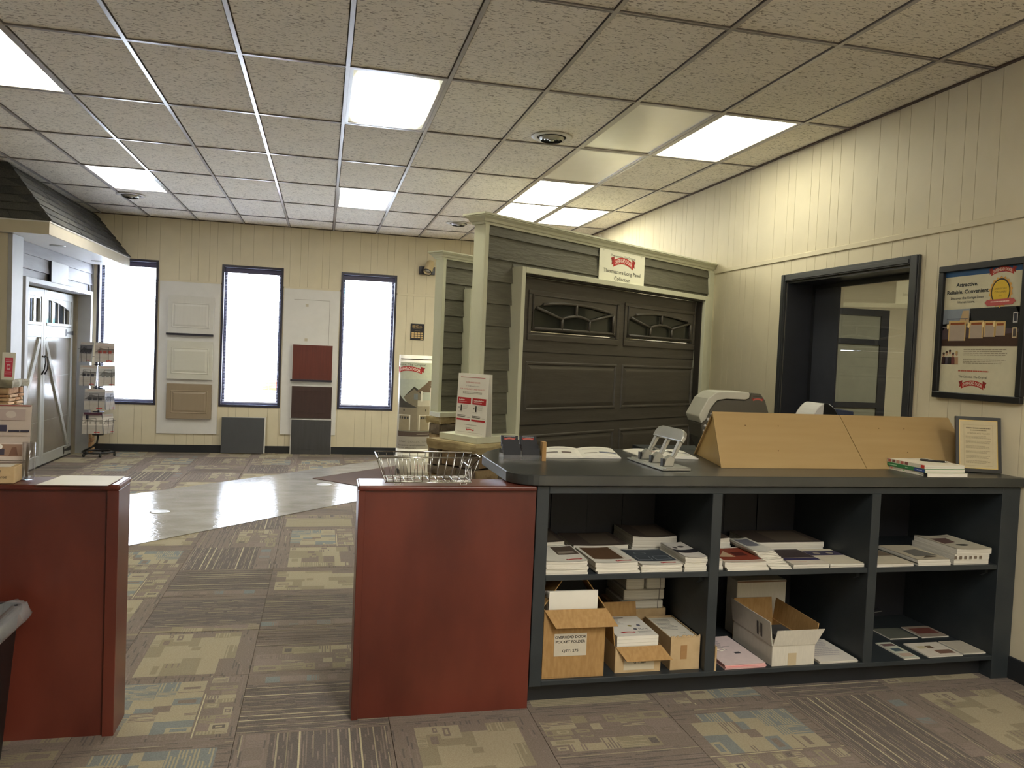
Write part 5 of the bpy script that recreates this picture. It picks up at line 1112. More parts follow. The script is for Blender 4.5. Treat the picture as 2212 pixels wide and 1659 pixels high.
for u in (0.05, 0.565): q.ell(u, 0.238, 0.003, 0.003, (130, 128, 112), 2, 8)
q.build('lettering', sg)

# tent card on the plinth
def loc_on(u, v, z): return (PO[0]+u*math.cos(ANG)-v*math.sin(ANG), PO[1]+u*math.sin(ANG)+v*math.cos(ANG), z)
cx_, cy_, _z = loc_on(-0.038, 0.035, 1.02)
tc_ = thing('tent_card', 'white and red brand leader tent card standing on the pillar plinth', 'sign', (cx_, cy_, 1.0205), math.radians(-56.5))
CW, CH = 0.195, 0.400; KX = 0.285/0.195   # laid out on 0.195 m, printed 0.285 m wide
TT = Matrix.Rotation(math.radians(-2), 4, 'X')
MB().box(-CW/2*KX, CW/2*KX, -0.0012, 0.0012, 0, CH, M=TT).build('front_sheet', M_PAPER, tc_, bevel=0.0005); MB().box(-CW/2*KX, CW/2*KX, -0.0012, 0.0012, 0, CH, M=Matrix.Translation((0, 0.055, 0)) @ Matrix.Rotation(math.radians(2), 4, 'X')).build('rear_sheet', M_PAPER, tc_)
c6, s6 = math.cos(math.radians(6)), math.sin(math.radians(6)); c2_, s2_ = math.cos(math.radians(2)), math.sin(math.radians(2))
q = Print((0, 0, 0), (1, 0, 0), (0, 0, 1), fmap=lambda u, v, L: ((u-CW/2)*KX, -0.0018-L+v*s2_, v*c2_)); RD = (176, 32, 38)
q.rect(0.018, CH-0.026, CW-0.022, CH-0.023, RD); q.text('OVERHEAD DOOR', CW/2, CH-0.057, 0.009, (196, 84, 80), w=0.092); q.text('is the Brand Leader', CW/2, CH-0.080, 0.006, (96, 92, 84), w=0.088); q.text('FOR FAMILIARITY AND QUALITY', CW/2, CH-0.101, 0.009, (196, 84, 80), w=0.160)
q.lines(0.035, CH-0.135, CW-0.035, CH-0.119, 2, (150, 144, 132), center=True, rag=0.15)
for x0, ttl in ((0.006, 'Builder'), (0.101, 'remodeling')):
    x1 = x0+0.086; q.rect(x0, CH-0.198, x1, CH-0.157, RD); q.text(ttl, x0+0.010, CH-0.172, 0.010, (236, 222, 210), L=2, bold=0.03, left=True, w=0.036 if ttl == 'Builder' else 0.062); q.lines(x0+0.010, CH-0.190, x0+0.062, CH-0.184, 1, (226, 190, 184), L=2)
    q.text('#', x0+0.012, CH-0.224, 0.012, (60, 58, 54)); q.text('1', x0+0.026, CH-0.226, 0.038, (30, 28, 27), bold=0.02); q.lines(x0+0.036, CH-0.236, x1-0.016, CH-0.206, 5, (170, 164, 150), frac=0.3); q.lines(x0+0.006, CH-0.258, x0+0.036, CH-0.248, 2, (176, 170, 156), frac=0.3)
    q.lines(x0+0.004, CH-0.290, x0+0.058, CH-0.272, 2, (70, 66, 60)); q.lines(x0+0.066, CH-0.290, x1-0.002, CH-0.284, 1, (120, 114, 104)); q.rect(x0, CH-0.308, x1, CH-0.296, RD)
q.lines(0.058, CH-0.338, 0.138, CH-0.332, 1, (120, 116, 106), center=True, rag=0); q.lines(0.068, CH-0.356, 0.122, CH-0.350, 1, (130, 124, 112), center=True, rag=0); q.logo(CW/2, CH-0.366, 0.052, text=False, red=(196, 84, 80)); q.rect(0.016, CH-0.3835, CW-0.022, CH-0.382, (150, 138, 124)); q.rect(0.010, CH-0.394, CW-0.04, CH-0.393, (200, 192, 176)); q.build('print', tc_)

# ================================================================== LEFT: SHINGLED CANOPY, SIDED WALL, CARRIAGE DOOR
FX, FYF, FZ1, FZ0 = -2.590, 8.485, 2.640, 2.514
cn = thing('entry_canopy', 'dark shingled canopy with cream fascia over the carriage doors', 'canopy', (-3.0, 10.1, FZ0)); ox, oy, oz = 3.0, -10.1, -FZ0
def cbx(name, x0, x1, y0, y1, z0, z1, m, bev=0.0): return BX(x0+ox, x1+ox, y0+oy, y1+oy, z0+oz, z1+oz).build(name, m, cn, bevel=bev)
cbx('fascia_board', FX-0.02, FX, FYF, YF-0.002, FZ0, FZ1-0.012, M_FASCIA); cbx('fascia_board', -4.4, FX-0.02, FYF, FYF+0.02, FZ0, FZ1-0.012, M_FASCIA)
cbx('drip_edge', FX-0.022, FX+0.006, FYF-0.006, YF-0.002, FZ1-0.012, FZ1, M_WHITE); cbx('drip_edge', -4.4, FX-0.022, FYF-0.006, FYF+0.022, FZ1-0.012, FZ1, M_WHITE)
cbx('soffit', -4.4, FX-0.02, FYF+0.02, YF-0.002, FZ0+0.004, FZ0+0.016, M_WHITE)
for (x, y) in ((-2.825, 9.53), (-2.838, 11.15)):
    L_ = MB().lathe([(0.045, 0.0), (0.075, -0.006), (0.078, 0.0)], 28, M=Matrix.Translation((x+ox, y+oy, 0.0035)), cap=False); L_.build('recessed_light', M_STEEL, cn); MB().lathe([(0, 0), (0.046, 0)], 20, M=Matrix.Translation((x+ox, y+oy, 0.002)), cap=False).build('recessed_lens', M_LENS, cn)
# roof planes: side slope (to +x) and front slope (to -y), meeting at a hip
ZR = ZC-0.02
hipA, hipB = Vector((FX+0.004, FYF-0.004, FZ1)), Vector((-3.03, 8.69, ZR))
sideA = Vector((FX+0.004, YF-0.004, FZ1)); sideB = Vector((-3.03, YF-0.004, ZR)); frontA = Vector((-4.4, FYF-0.004, FZ1)); frontB = Vector((-4.4, 8.69, ZR))
rb = MB().add([tuple(p+Vector((ox, oy, oz))) for p in (hipA, sideA, sideB, hipB, frontA, frontB)], [(0, 1, 2, 3), (4, 0, 3, 5)]); rb.build('roof_deck', M_SHINGLE[0], cn)
rgs = random.Random(21); NC = 7
def shingle_row(A0, A1, B0, B1, wid):
    """courses from eave A to top B; first point is the hip side"""
    nrm = (A1-A0).cross(B0-A0).normalized()
    if nrm.z < 0: nrm = -nrm
    for c in range(NC):
        f0, f1 = c/NC, min(1.0, (c+1.35)/NC); p0, p1 = A0.lerp(B0, f0), A1.lerp(B1, f0); q0, q1 = A0.lerp(B0, f1), A1.lerp(B1, f1)
        n = max(1, int((p1-p0).length/wid)); ph = (c % 2)*0.5/n
        cuts = [0.0]+[min(1, max(0, (k+rgs.uniform(-0.1, 0.1))/n+ph)) for k in range(1, n)]+[1.0]
        for a, b in zip(cuts[:-1], cuts[1:]):
            if b-a < 0.01: continue
            g = 0.004/(p1-p0).length
            e = [p0.lerp(p1, a+g), p0.lerp(p1, b-g), q0.lerp(q1, b-g), q0.lerp(q1, a+g)]
            lo = [e[0]+nrm*0.006, e[1]+nrm*0.006, e[2]+nrm*0.002, e[3]+nrm*0.002]; th = rgs.uniform(0.010, 0.018)
            up = [e[0]+nrm*(0.006+th), e[1]+nrm*(0.006+th), e[2]+nrm*0.004, e[3]+nrm*0.004]
            O_ = Vector((ox, oy, oz)); MB().hexa([tuple(v+O_) for v in lo+up]).build('shingle', rgs.choice(M_SHINGLE), cn)
shingle_row(hipA, sideA, hipB, sideB, 0.30); shingle_row(hipA, frontA, hipB, frontB, 0.30)
for c in range(7):                                             # bent hip caps
    f0, f1 = c/7, (c+1.25)/7
    p, q_ = hipA.lerp(hipB, f0), hipA.lerp(hipB, min(1, f1)); O_ = Vector((ox, oy, oz))
    s0 = (sideA-hipA).normalized()*0.12+(hipB-hipA).normalized()*0.0; s1 = Vector((-1, 0, 0))*0.13
    w_ = Vector((0.55, -0.55, 0.6)).normalized()
    vs = [p+s0+w_*0.016, p+w_*0.030, p+s1+w_*0.016, q_+s0+w_*0.010, q_+w_*0.018, q_+s1+w_*0.010]
    vs = vs+[v-w_*0.012 for v in vs]
    MB().add([tuple(v+O_) for v in vs], [(0, 1, 4, 3), (1, 2, 5, 4), (6, 9, 10, 7), (7, 10, 11, 8), (0, 6, 7, 1), (1, 7, 8, 2), (3, 4, 10, 9), (4, 5, 11, 10), (0, 3, 9, 6), (2, 8, 11, 5)]).build('hip_cap', M_SHINGLE[c % 2], cn)
# sided wall
SWX = -3.050
lw = thing('sided_wall', 'pale lap sided wall with white surround round the carriage doors', 'display wall', (SWX, 10.3, 0))
def lwb(name, x0, x1, y0, y1, z0, z1, m, bev=0.0): return BX(x0-SWX, x1-SWX, y0-10.3, y1-10.3, z0, z1).build(name, m, lw, bevel=bev)
DY0, DY1, DZ = 9.225, 11.50, 2.095
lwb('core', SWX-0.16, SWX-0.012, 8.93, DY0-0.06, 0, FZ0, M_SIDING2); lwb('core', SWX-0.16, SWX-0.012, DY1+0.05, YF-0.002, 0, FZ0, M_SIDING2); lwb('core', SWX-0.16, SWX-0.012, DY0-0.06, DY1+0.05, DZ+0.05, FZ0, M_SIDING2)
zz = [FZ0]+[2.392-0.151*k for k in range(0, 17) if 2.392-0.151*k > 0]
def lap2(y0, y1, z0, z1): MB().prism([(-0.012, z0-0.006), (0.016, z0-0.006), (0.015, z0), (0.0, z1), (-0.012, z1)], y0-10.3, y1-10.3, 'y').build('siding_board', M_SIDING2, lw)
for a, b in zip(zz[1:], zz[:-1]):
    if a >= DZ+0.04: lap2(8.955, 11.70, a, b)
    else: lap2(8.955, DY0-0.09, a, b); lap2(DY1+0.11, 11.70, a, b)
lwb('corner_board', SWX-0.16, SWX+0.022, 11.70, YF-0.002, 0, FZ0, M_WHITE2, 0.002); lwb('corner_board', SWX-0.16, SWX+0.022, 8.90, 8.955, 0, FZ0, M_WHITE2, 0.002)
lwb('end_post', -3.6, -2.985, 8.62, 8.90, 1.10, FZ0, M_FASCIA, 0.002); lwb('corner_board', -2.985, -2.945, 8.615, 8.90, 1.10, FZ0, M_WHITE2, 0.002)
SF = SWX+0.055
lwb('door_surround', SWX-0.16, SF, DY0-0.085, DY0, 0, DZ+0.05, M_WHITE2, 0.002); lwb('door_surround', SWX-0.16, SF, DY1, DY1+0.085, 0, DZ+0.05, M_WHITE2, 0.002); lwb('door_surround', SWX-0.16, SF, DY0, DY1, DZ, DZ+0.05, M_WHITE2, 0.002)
lwb('jamb_stop', SWX-0.17, SWX-0.10, DY1-0.06, DY1, 0, DZ, mat('taupe_jamb', (140, 130, 112), rough=0.5), 0.0)
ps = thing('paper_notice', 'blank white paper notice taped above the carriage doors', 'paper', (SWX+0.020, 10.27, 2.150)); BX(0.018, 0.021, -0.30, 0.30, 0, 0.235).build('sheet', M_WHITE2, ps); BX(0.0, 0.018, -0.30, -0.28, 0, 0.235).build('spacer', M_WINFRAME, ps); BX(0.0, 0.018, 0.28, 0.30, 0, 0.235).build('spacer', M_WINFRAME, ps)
# carriage doors: two leaves
M_CPANEL = mat('carriage_panel', (116, 108, 96), col2=(126, 118, 105), rough=0.25, vscale=3, bump=0.05, bscale=12)
M_CTRIM = mat('carriage_trim', (160, 160, 153), rough=0.4, var=0.02)
cd = thing('carriage_door', 'cream and beige carriage style double door with arched windows', 'door', (-3.20, 10.30, 0))
M_LITE = glass('carriage_glass', 1.7, (0.55, 0.58, 0.62))
for s in (-1, 1):
    e = 1.075 if s < 0 else 1.12
    Y = lambda y: y*s
    def lb(name, y0, y1, z0, z1, x0=-0.03, x1=0.02, m=M_CTRIM, par=None, bev=0.002): return BX(x0, x1, min(Y(y0), Y(y1)), max(Y(y0), Y(y1)), z0, z1).build(name, m, par or cd, bevel=bev)
    pn = lb('leaf_panel', 0.0, e, 0.02, 1.66, -0.03, 0.0, M_CPANEL, None, 0)
    for zc in (0.53, 1.05): lb('panel_joint', 0.09, e-0.09, zc-0.002, zc+0.002, 0.0, 0.0012, mat('joint_grey', (120, 112, 102), rough=0.6), pn, 0)
    lb('stile', 0.003, 0.075, 0.02, 2.075); lb('stile', e-0.09, e, 0.02, 2.075); lb('rail', 0.075, e-0.09, 0.02, 0.14); lb('rail', 0.075, e-0.09, 1.52, 1.655); lb('rail', 0.075, e-0.09, 1.985, 2.075)
    # diagonal brace
    a, b = Vector((Y(0.09), 1.50)), Vector((Y(e-0.12), 0.14)); d = (b-a).normalized(); n_ = Vector((-d.y, d.x))*0.036
    MB().prism([tuple(a+n_), tuple(b+n_), tuple(b-n_), tuple(a-n_)], 0.0, 0.018, 'x').build('brace', M_CTRIM, cd)
    # arched window: higher at the meeting stile
    y0, y1, z0 = 0.085, e-0.10, 1.66
    wi = lb('window_sill', y0, y1, z0, z0+0.035, -0.02, 0.028)
    top = [(y0+(y1-y0)*i/10, 1.965-0.115*(i/10)**2.2) for i in range(11)]
    MB().prism([(Y(y0), 1.985)]+[(Y(y), z) for y, z in top]+[(Y(y1), 1.985)], -0.02, 0.012, 'x').build('arched_head', M_CTRIM, cd)
    lb('window_stile', y0, y0+0.03, z0+0.035, 1.965, -0.02, 0.014); lb('window_stile', y1-0.05, y1, z0+0.035, 1.88, -0.02, 0.014)
    BX(-0.012, -0.008, min(Y(y0), Y(y1)), max(Y(y0), Y(y1)), z0+0.03, 1.98).build('pane', M_LITE, cd)
    for k in (1, 2, 3):
        y = y0+(y1-y0)*(k/4)
        lb('mullion', y-0.012, y+0.012, z0+0.035, 1.965-0.115*(k/4)**2.2, -0.006, 0.012)
    BX(-0.05, -0.03, min(Y(y0), Y(y1)), max(Y(y0), Y(y1)), z0, 1.985).build('pane_backing', mat('sky_tint', (150, 160, 172), rough=0.3), cd)
    # hardware
    MB().tube([(0.022, Y(0.045), 1.300), (0.055, Y(0.040), 1.285), (0.060, Y(0.045), 1.22), (0.050, Y(0.050), 1.14), (0.022, Y(0.052), 1.085)], [0.010, 0.007, 0.008, 0.007, 0.011], 8).build('pull_handle', M_BLACK, cd)
    for zc in (1.585, 0.085):
        MB().prism([(Y(e), zc-0.028), (Y(e), zc+0.028), (Y(e-0.27), zc+0.010), (Y(e-0.285), zc+0.045), (Y(e-0.305), zc+0.045), (Y(e-0.305), zc-0.045), (Y(e-0.285), zc-0.045), (Y(e-0.27), zc-0.010)], 0.0205, 0.025, 'x').build('strap_hinge', M_BLACK, cd)
BX(-0.04, 0.02, -1.07, 1.12, 0.0, 0.02).build('bottom_seal', M_BLACK, cd)
stone_pillar('tan ledgestone pillar with grey cap at the left photo edge', (-3.06, 8.78, 0), 0, -0.30, 0.130, -0.22, 0.125, 1.10, M_LEDGE, row=(0.03, 0.06), wid=(0.10, 0.26), seed=31, over=0.04, capth=0.07, capm=mat('grey_cap', (120, 114, 98), col2=(150, 144, 122), rough=0.85, vscale=10, bump=0.5, bscale=30))
stone_pillar('tan ledgestone base block at the wall corner behind the brochure rack', (-3.06, 11.62, 0), 0, -0.10, 0.085, -0.09, 0.10, 0.28, M_LEDGE, row=(0.05, 0.08), wid=(0.10, 0.2), seed=33, cap=False)
rc = thing('red_card', 'red and white hanger card propped on the ledgestone pillar cap', 'card', (-2.955, 8.585, 1.1012)); TR = Matrix.Rotation(math.radians(-6), 4, 'X')
MB().box(-0.058, 0.058, -0.002, 0.002, 0, 0.265, M=TR).build('card', M_PAPER, rc)
q = Print((-0.058, -0.0024, 0), (1, 0, 0), (0, s6, c6)); RC = (206, 62, 84); q.rect(0.025, 0.03, 0.095, 0.215, RC); q.rect(0.045, 0.10, 0.075, 0.15, (232, 190, 196), 2); q.rect(0.05, 0.11, 0.07, 0.14, RC, 3); q.lines(0.032, 0.165, 0.088, 0.195, 2, (232, 190, 196), L=2, center=True); q.lines(0.032, 0.045, 0.088, 0.08, 2, (226, 176, 184), L=2, center=True); q.build('print', rc)

# ================================================================== FAR WALL DISPLAYS
def vboard(label, x0, x1, z0, z1):
    t = thing('display_board', label, 'display board', ((x0+x1)/2, YF-0.002, z0)); BX(-(x1-x0)/2, (x1-x0)/2, -0.018, 0, 0, z1-z0).build('board', M_WHITE, t, bevel=0.002); return t
vboard('white display board with two white and one tan sample panels', -2.20, -1.414, 0.26, 2.356)
vb = vboard('white display board holding the brown sample panels', -0.565, 0.205, 0.275, 2.352)
for z in (1.85, 1.36): BX(-0.085, -0.045, -0.03, -0.018, z-0.02, z+0.02).build('hinge_clip', M_FASCIA, vb)
for (x0, x1, z0, z1) in ((0.005, 0.46, 1.930, 1.936), (0.455, 0.461, 1.30, 1.93), (-0.060, -0.056, 1.30, 1.93)): pass
BX(-0.225+0.18*0-0.02, 0.25, -0.021, -0.018, 1.925, 1.930).build('panel_outline', ink((150, 146, 138)), vb); BX(0.247, 0.252, -0.021, -0.018, 1.30, 1.925).build('panel_outline', ink((150, 146, 138)), vb)
def sample(label, x0, x1, z0, z1, col, kind, dark_edge=False, white_edge=False, yb=YF-0.022):
    m = mat('sample_%d_%d_%d' % col, col, rough=0.4, var=0.015 if col[0] > 120 else 0.08, vscale=6, stretch=(1, 1, 5) if kind == 'wide' else (8, 1, 0.5))
    t = thing('door_sample', label, 'sample panel', ((x0+x1)/2, yb, z0), group='garage door sample panels'); hx, h = (x1-x0)/2, z1-z0; y0 = -0.045
    if white_edge: BX(-hx, hx, y0+0.006, 0, 0, h).build('insulation', M_WHITE, t); BX(-hx+0.012, hx-0.004, y0, y0+0.006, 0.0, h-0.012).build('skin', m, t)
    else: BX(-hx, hx, y0, 0, 0, h).build('skin', m, t, bevel=0.003)
    def ring(a, b, c, d, n, i1=0.012, i2=0.050):
        vs = []
        for dd, yy in ((0, y0-0.0008), (0.006, y0-0.006), (i1, y0-0.006), (i1+0.008, y0-0.001), (i2, y0-0.009), (i2+0.004, y0-0.009)): vs += [(a+dd, yy, c+dd), (b-dd, yy, c+dd), (b-dd, yy, d-dd), (a+dd, yy, d-dd)]
        fs = [(4*r+i, 4*r+(i+1) % 4, 4*r+4+(i+1) % 4, 4*r+4+i) for r in range(5) for i in range(4)]+[(20, 21, 22, 23)]
        MB().add(vs, fs).build(n, m, t)
    if kind in ('raised', 'wide'): ring(-hx+0.055, hx-0.05, 0.075, h-0.09, 'raised_panel', i2=0.05 if kind == 'wide' else 0.045)
    elif kind == 'flat':
        fr = MB()
        for (a, b, c, d) in ((-hx+0.05, hx-0.05, 0.07, 0.078), (-hx+0.05, hx-0.05, h-0.085, h-0.077), (-hx+0.05, -hx+0.058, 0.078, h-0.085), (hx-0.058, hx-0.05, 0.078, h-0.085)): fr.box(a, b, y0-0.004, y0, c, d)
        fr.build('panel_moulding', m, t)
    elif kind == 'bead':
        fr = MB()
        for (a, b, c, d) in ((-hx+0.05, hx-0.05, 0.07, 0.082), (-hx+0.05, hx-0.05, h-0.085, h-0.073), (-hx+0.05, -hx+0.062, 0.082, h-0.085), (hx-0.062, hx-0.05, 0.082, h-0.085)): fr.box(a, b, y0-0.005, y0, c, d)
        fr.build('panel_moulding', m, t)
        n = 5; wv = (2*hx-0.124)/n
        for k in range(n): BX(-hx+0.062+wv*k+0.003, -hx+0.062+wv*(k+1)-0.003, y0-0.004, y0, 0.082, h-0.085).build('bead_board', m, t)
    if dark_edge: BX(-hx-0.012, hx, y0-0.012, 0, -0.028, 0.0).build('bottom_seal', M_WINFRAME, t)
    return t
sample('glossy white raised sample panel, top of the left display board', -2.085, -1.490, 1.650, 2.162, (206, 204, 198), 'raised', True)
sample('white long panel sample, middle of the left display board', -2.080, -1.487, 1.018, 1.545, (204, 202, 190), 'wide')
sample('tan raised sample panel, bottom of the left display board', -2.075, -1.490, 0.472, 0.956, (150, 134, 112), 'raised', white_edge=False)
sample('red brown wood grain sample panel on the right display board', -0.430, 0.134, 1.070, 1.575, (98, 44, 34), 'flat', True, True)
sample('dark brown wood grain sample panel on the right display board', -0.428, 0.145, 0.520, 0.985, (62, 42, 38), 'flat', False, True)
sample('charcoal bead board sample panel standing on the floor', -0.420, 0.150, 0.002, 0.506, (68, 68, 70), 'bead', False, True)
gb = thing('leaning_panel', 'plain charcoal panel with white edge leaning below the middle window', 'sample panel', (-1.05, 11.655, 0.0015), 0); gb.rotation_euler = (math.radians(-5), 0, 0)
BX(-0.295, 0.275, -0.020, -0.012, 0.006, 0.505).build('skin', mat('charcoal_skin', (70, 72, 76), rough=0.45, var=0.04), gb); BX(-0.288, 0.290, -0.012, 0.022, 0.006, 0.513).build('insulation', M_WHITE, gb)
# spotlight
sp = thing('wall_spotlight', 'beige cylinder spotlight on a dark wall plate beside the farther display wall', 'spotlight', (1.46, YF-0.001, 2.725))
BX(-0.13, 0.10, -0.05, 0, -0.055, 0.06).build('wall_plate', M_WINFRAME, sp, bevel=0.004); MB().tube([(0.06, -0.05, 0.0), (0.06, -0.09, 0.0), (0.0, -0.12, 0.02)], 0.012, 8).build('swivel_arm', M_STEEL, sp)
dirv = Vector((-0.32, -0.50, -0.80)).normalized(); Mx = Matrix.Translation((0.0, -0.14, 0.045)) @ dirv.to_track_quat('Z', 'Y').to_matrix().to_4x4()
MB().lathe([(0.0, -0.10), (0.045, -0.10), (0.060, -0.075), (0.064, 0.09), (0.064, 0.10), (0.055, 0.10), (0.052, 0.07), (0.0, 0.07)], 24, M=Mx, cap=False).build('cylinder_shade', mat('beige_shade', (206, 188, 150), rough=0.4), sp)
MB().lathe([(0.0, 0.072), (0.051, 0.072)], 20, M=Mx, cap=False).build('lens', mat('lamp_lens', (180, 180, 180), rough=0.15, metal=0.6), sp); MB().lathe([(0.055, 0.1005), (0.066, 0.1005), (0.066, 0.092)], 24, M=Mx, cap=False).build('bezel', M_BLACK, sp)
# IDA plaque
pq = thing('wall_plaque', 'dark plaque with gold IDA lettering on the far wall', 'plaque', (1.337, YF-0.001, 1.703)); BX(-0.099, 0.099, -0.014, 0, 0, 0.241).build('board', mat('plaque_navy', (34, 32, 42), rough=0.35), pq, bevel=0.003)
q = Print((-0.099, -0.0142, 0), (1, 0, 0), (0, 0, 1)); GD = (196, 164, 110); q.text('IDA', 0.123, 0.200, 0.030, GD, w=0.088); q.rect(0.026, 0.184, 0.068, 0.216, GD); q.ell(0.047, 0.200, 0.012, 0.012, (60, 50, 44), 2); q.ell(0.047, 0.200, 0.006, 0.006, GD, 3); q.lines(0.035, 0.160, 0.165, 0.172, 2, (120, 104, 80), center=True); q.lines(0.06, 0.133, 0.14, 0.138, 1, (170, 150, 120), center=True, rag=0)
for r in range(3):
    for c in range(4): q.rect(0.016+0.044*c, 0.092-0.030*r, 0.052+0.044*c, 0.112-0.030*r, (206, 176, 124), 1)
q.rect(0.148, 0.012, 0.186, 0.024, (196, 164, 110)); q.build('lettering', pq)

# ---- curved kiosk banner
kb = thing('kiosk_banner', 'tall curved banner with a house photo and red ribbon logo', 'banner', (1.095, 9.62, 0.0065)); RX, RY = 0.205, 0.13
def kxy(a): return (RX*math.sin(a), -RY*math.cos(a))
ring_ = [kxy(2*PI*i/40) for i in range(40)]
MB().prism(ring_, 0.0, 0.36, 'z', smooth=True).build('base_drum', mat('banner_white', (214, 210, 196), rough=0.4, var=0.02), kb)
MB().prism([(x*0.97, y*0.97) for x, y in ring_], 0.36, 1.487, 'z', smooth=True).build('banner_drum', mat('banner_white2', (218, 214, 202), rough=0.35, var=0.02), kb)
def fk(u, v, L):
    a = (u-0.26)/0.172; r = 1.012 if v < 0.36 else 0.982
    return (RX*math.sin(a)*(r+L*6), -RY*math.cos(a)*(r+L*6), v)
q = Print((0, 0, 0), (1, 0, 0), (0, 0, 1), fmap=fk, step=0.0006); PALE = (196, 200, 180)
q.rect(0.06, 0.56, 0.50, 1.40, PALE); q.rect(0.06, 0.80, 0.50, 1.20, (184, 190, 176), 2)
q.rect(0.06, 1.435, 0.51, 1.445, (70, 56, 50)); q.text('Genuine. The Original.', 0.19, 1.375, 0.026, (74, 72, 66), w=0.34); q.logo(0.17, 1.305, 0.36)
q.poly([(0.06, 1.02), (0.14, 0.94), (0.28, 0.86), (0.28, 0.80), (0.06, 0.84)], (70, 67, 62), 4); q.poly([(0.13, 0.98), (0.24, 1.10), (0.33, 1.02), (0.30, 0.86), (0.20, 0.88)], (126, 118, 100), 3); q.poly([(0.12, 0.97), (0.24, 1.115), (0.34, 1.03), (0.33, 1.01), (0.24, 1.085)], (62, 58, 54), 4)
q.rect(0.06, 0.58, 0.28, 0.86, (138, 128, 108), 5); q.rect(0.28, 0.58, 0.49, 0.90, (158, 148, 126), 5); q.rect(0.28, 0.88, 0.50, 0.95, (196, 188, 168), 6); q.rect(0.44, 0.60, 0.47, 1.10, (226, 222, 210), 7); q.rect(0.31, 0.94, 0.33, 1.06, (222, 218, 204), 7); q.rect(0.24, 0.96, 0.28, 1.03, (120, 126, 128), 6)
for k in range(7): q.poly([(0.26+0.02*k, 1.05+0.018*k), (0.28+0.02*k, 1.075+0.018*k), (0.50, 1.06+0.022*k), (0.50, 1.045+0.022*k)], (112, 94, 76), 6)
for x0, x1 in ((0.075, 0.20), (0.31, 0.43)):
    q.rect(x0-0.012, 0.585, x1+0.012, 0.775, (222, 216, 200), 6); q.rect(x0, 0.585, x1, 0.765, (150, 138, 112), 7)
    for c in range(4): q.rect(x0+0.006+(x1-x0)*c/4, 0.725, x0+(x1-x0)*(c+0.8)/4, 0.752, (56, 56, 60), 8)
for x in (0.14, 0.375): q.ell(x, 0.83, 0.008, 0.016, (50, 44, 40), 8, 10)
q.rect(0.06, 0.515, 0.50, 0.575, (86, 72, 64), 8); q.lines(0.28, 0.535, 0.46, 0.545, 1, (200, 190, 176), L=9)
q.text('COLLECTION', 0.30, 0.372+0.08, 0.022, (150, 146, 132), w=0.215); q.text('urer', 0.13, 0.455, 0.022, (110, 108, 98), w=0.09); q.text('insulation and ultimate', 0.23, 0.408, 0.018, (92, 90, 80), w=0.32); q.text('thermal efficiency', 0.17, 0.378, 0.018, (92, 90, 80), w=0.22)
q.rect(0.10, 0.318, 0.44, 0.330, (84, 64, 54), 2); q.lines(0.07, 0.215, 0.40, 0.285, 3, (120, 112, 100), frac=0.3); q.rect(0.065, 0.06, 0.085, 0.12, (70, 66, 66), 2); q.rect(0.09, 0.055, 0.11, 0.115, (90, 84, 80), 2); q.build('print', kb)
cp = BX(-0.075, 0.17, -0.155, -0.150, 0.085, 0.215).build('loose_card', mat('card_white', (222, 216, 204), rough=0.5), kb)
q = Print((-0.075, -0.1552, 0.085), (1, 0, 0), (0, 0, 1)); q.text('IANI', 0.14, 0.062, 0.075, (214, 188, 178), w=0.15); q.build('lettering', cp)

# ---- rolling brochure rack
rk = thing('brochure_rack', 'black wire rolling brochure rack by the left window', 'rack', (-2.82, 11.28, 0.0))
MB().tube([(0.0, 0.0, 1.49), (0.0, 0.0, 0.24), (-0.01, 0.0, 0.17), (-0.06, -0.02, 0.12), (-0.17, -0.05, 0.06)], 0.012, 10).build('pole', M_BLACK, rk)
MB().tube([(-0.17, -0.05, 0.055), (-0.12, -0.15, 0.055), (0.0, -0.18, 0.055), (0.14, -0.12, 0.055), (0.20, 0.02, 0.055), (0.10, 0.14, 0.055), (-0.05, 0.17, 0.055), (-0.16, 0.08, 0.055)], 0.011, 8, closed=True).build('base_ring', M_BLACK, rk)
for (x, y) in ((-0.13, -0.13), (0.07, -0.16), (0.20, 0.02), (0.02, 0.165), (-0.16, 0.06)):
    c = MB().tube([(x, y, 0.055), (x, y, 0.03)], 0.008, 8).build('caster', M_BLACK, rk); MB().tube([(x-0.012, y, 0.022), (x+0.012, y, 0.022)], 0.022, 12).build('wheel', M_BLACK, c)
def pocket(cx, cy, z, rz, w_, h):
    M4 = Matrix.Translation((cx, cy, z)) @ Matrix.Rotation(rz, 4, 'Z')
    def W(p): return tuple(M4 @ Vector(p))
    m = MB()
    for x in (-w_*0.22, w_*0.22): m.tube([W((x, 0.03, h*0.9)), W((x, 0.02, 0.0)), W((x, -0.022, 0.0)), W((x, -0.028, h*0.55)), W((x, -0.028, h*0.80))], 0.0022, 5)
    m.tube([W((-w_*0.22, -0.028, h*0.80)), W((w_*0.22, -0.028, h*0.80))], 0.0022, 5); m.tube([W((-w_*0.48, 0.025, h*0.68)), W((-w_*0.48, -0.028, h*0.68)), W((w_*0.48, -0.028, h*0.68)), W((w_*0.48, 0.025, h*0.68))], 0.0022, 5)
    m.tube([W((0, 0.03, h*0.3)), tuple((M4 @ Vector((0, 0.03, h*0.3))).lerp(Vector((0, 0, z+h*0.3)), 0.9))], 0.003, 5)
    m.build('wire_pocket', M_BLACK, rk)
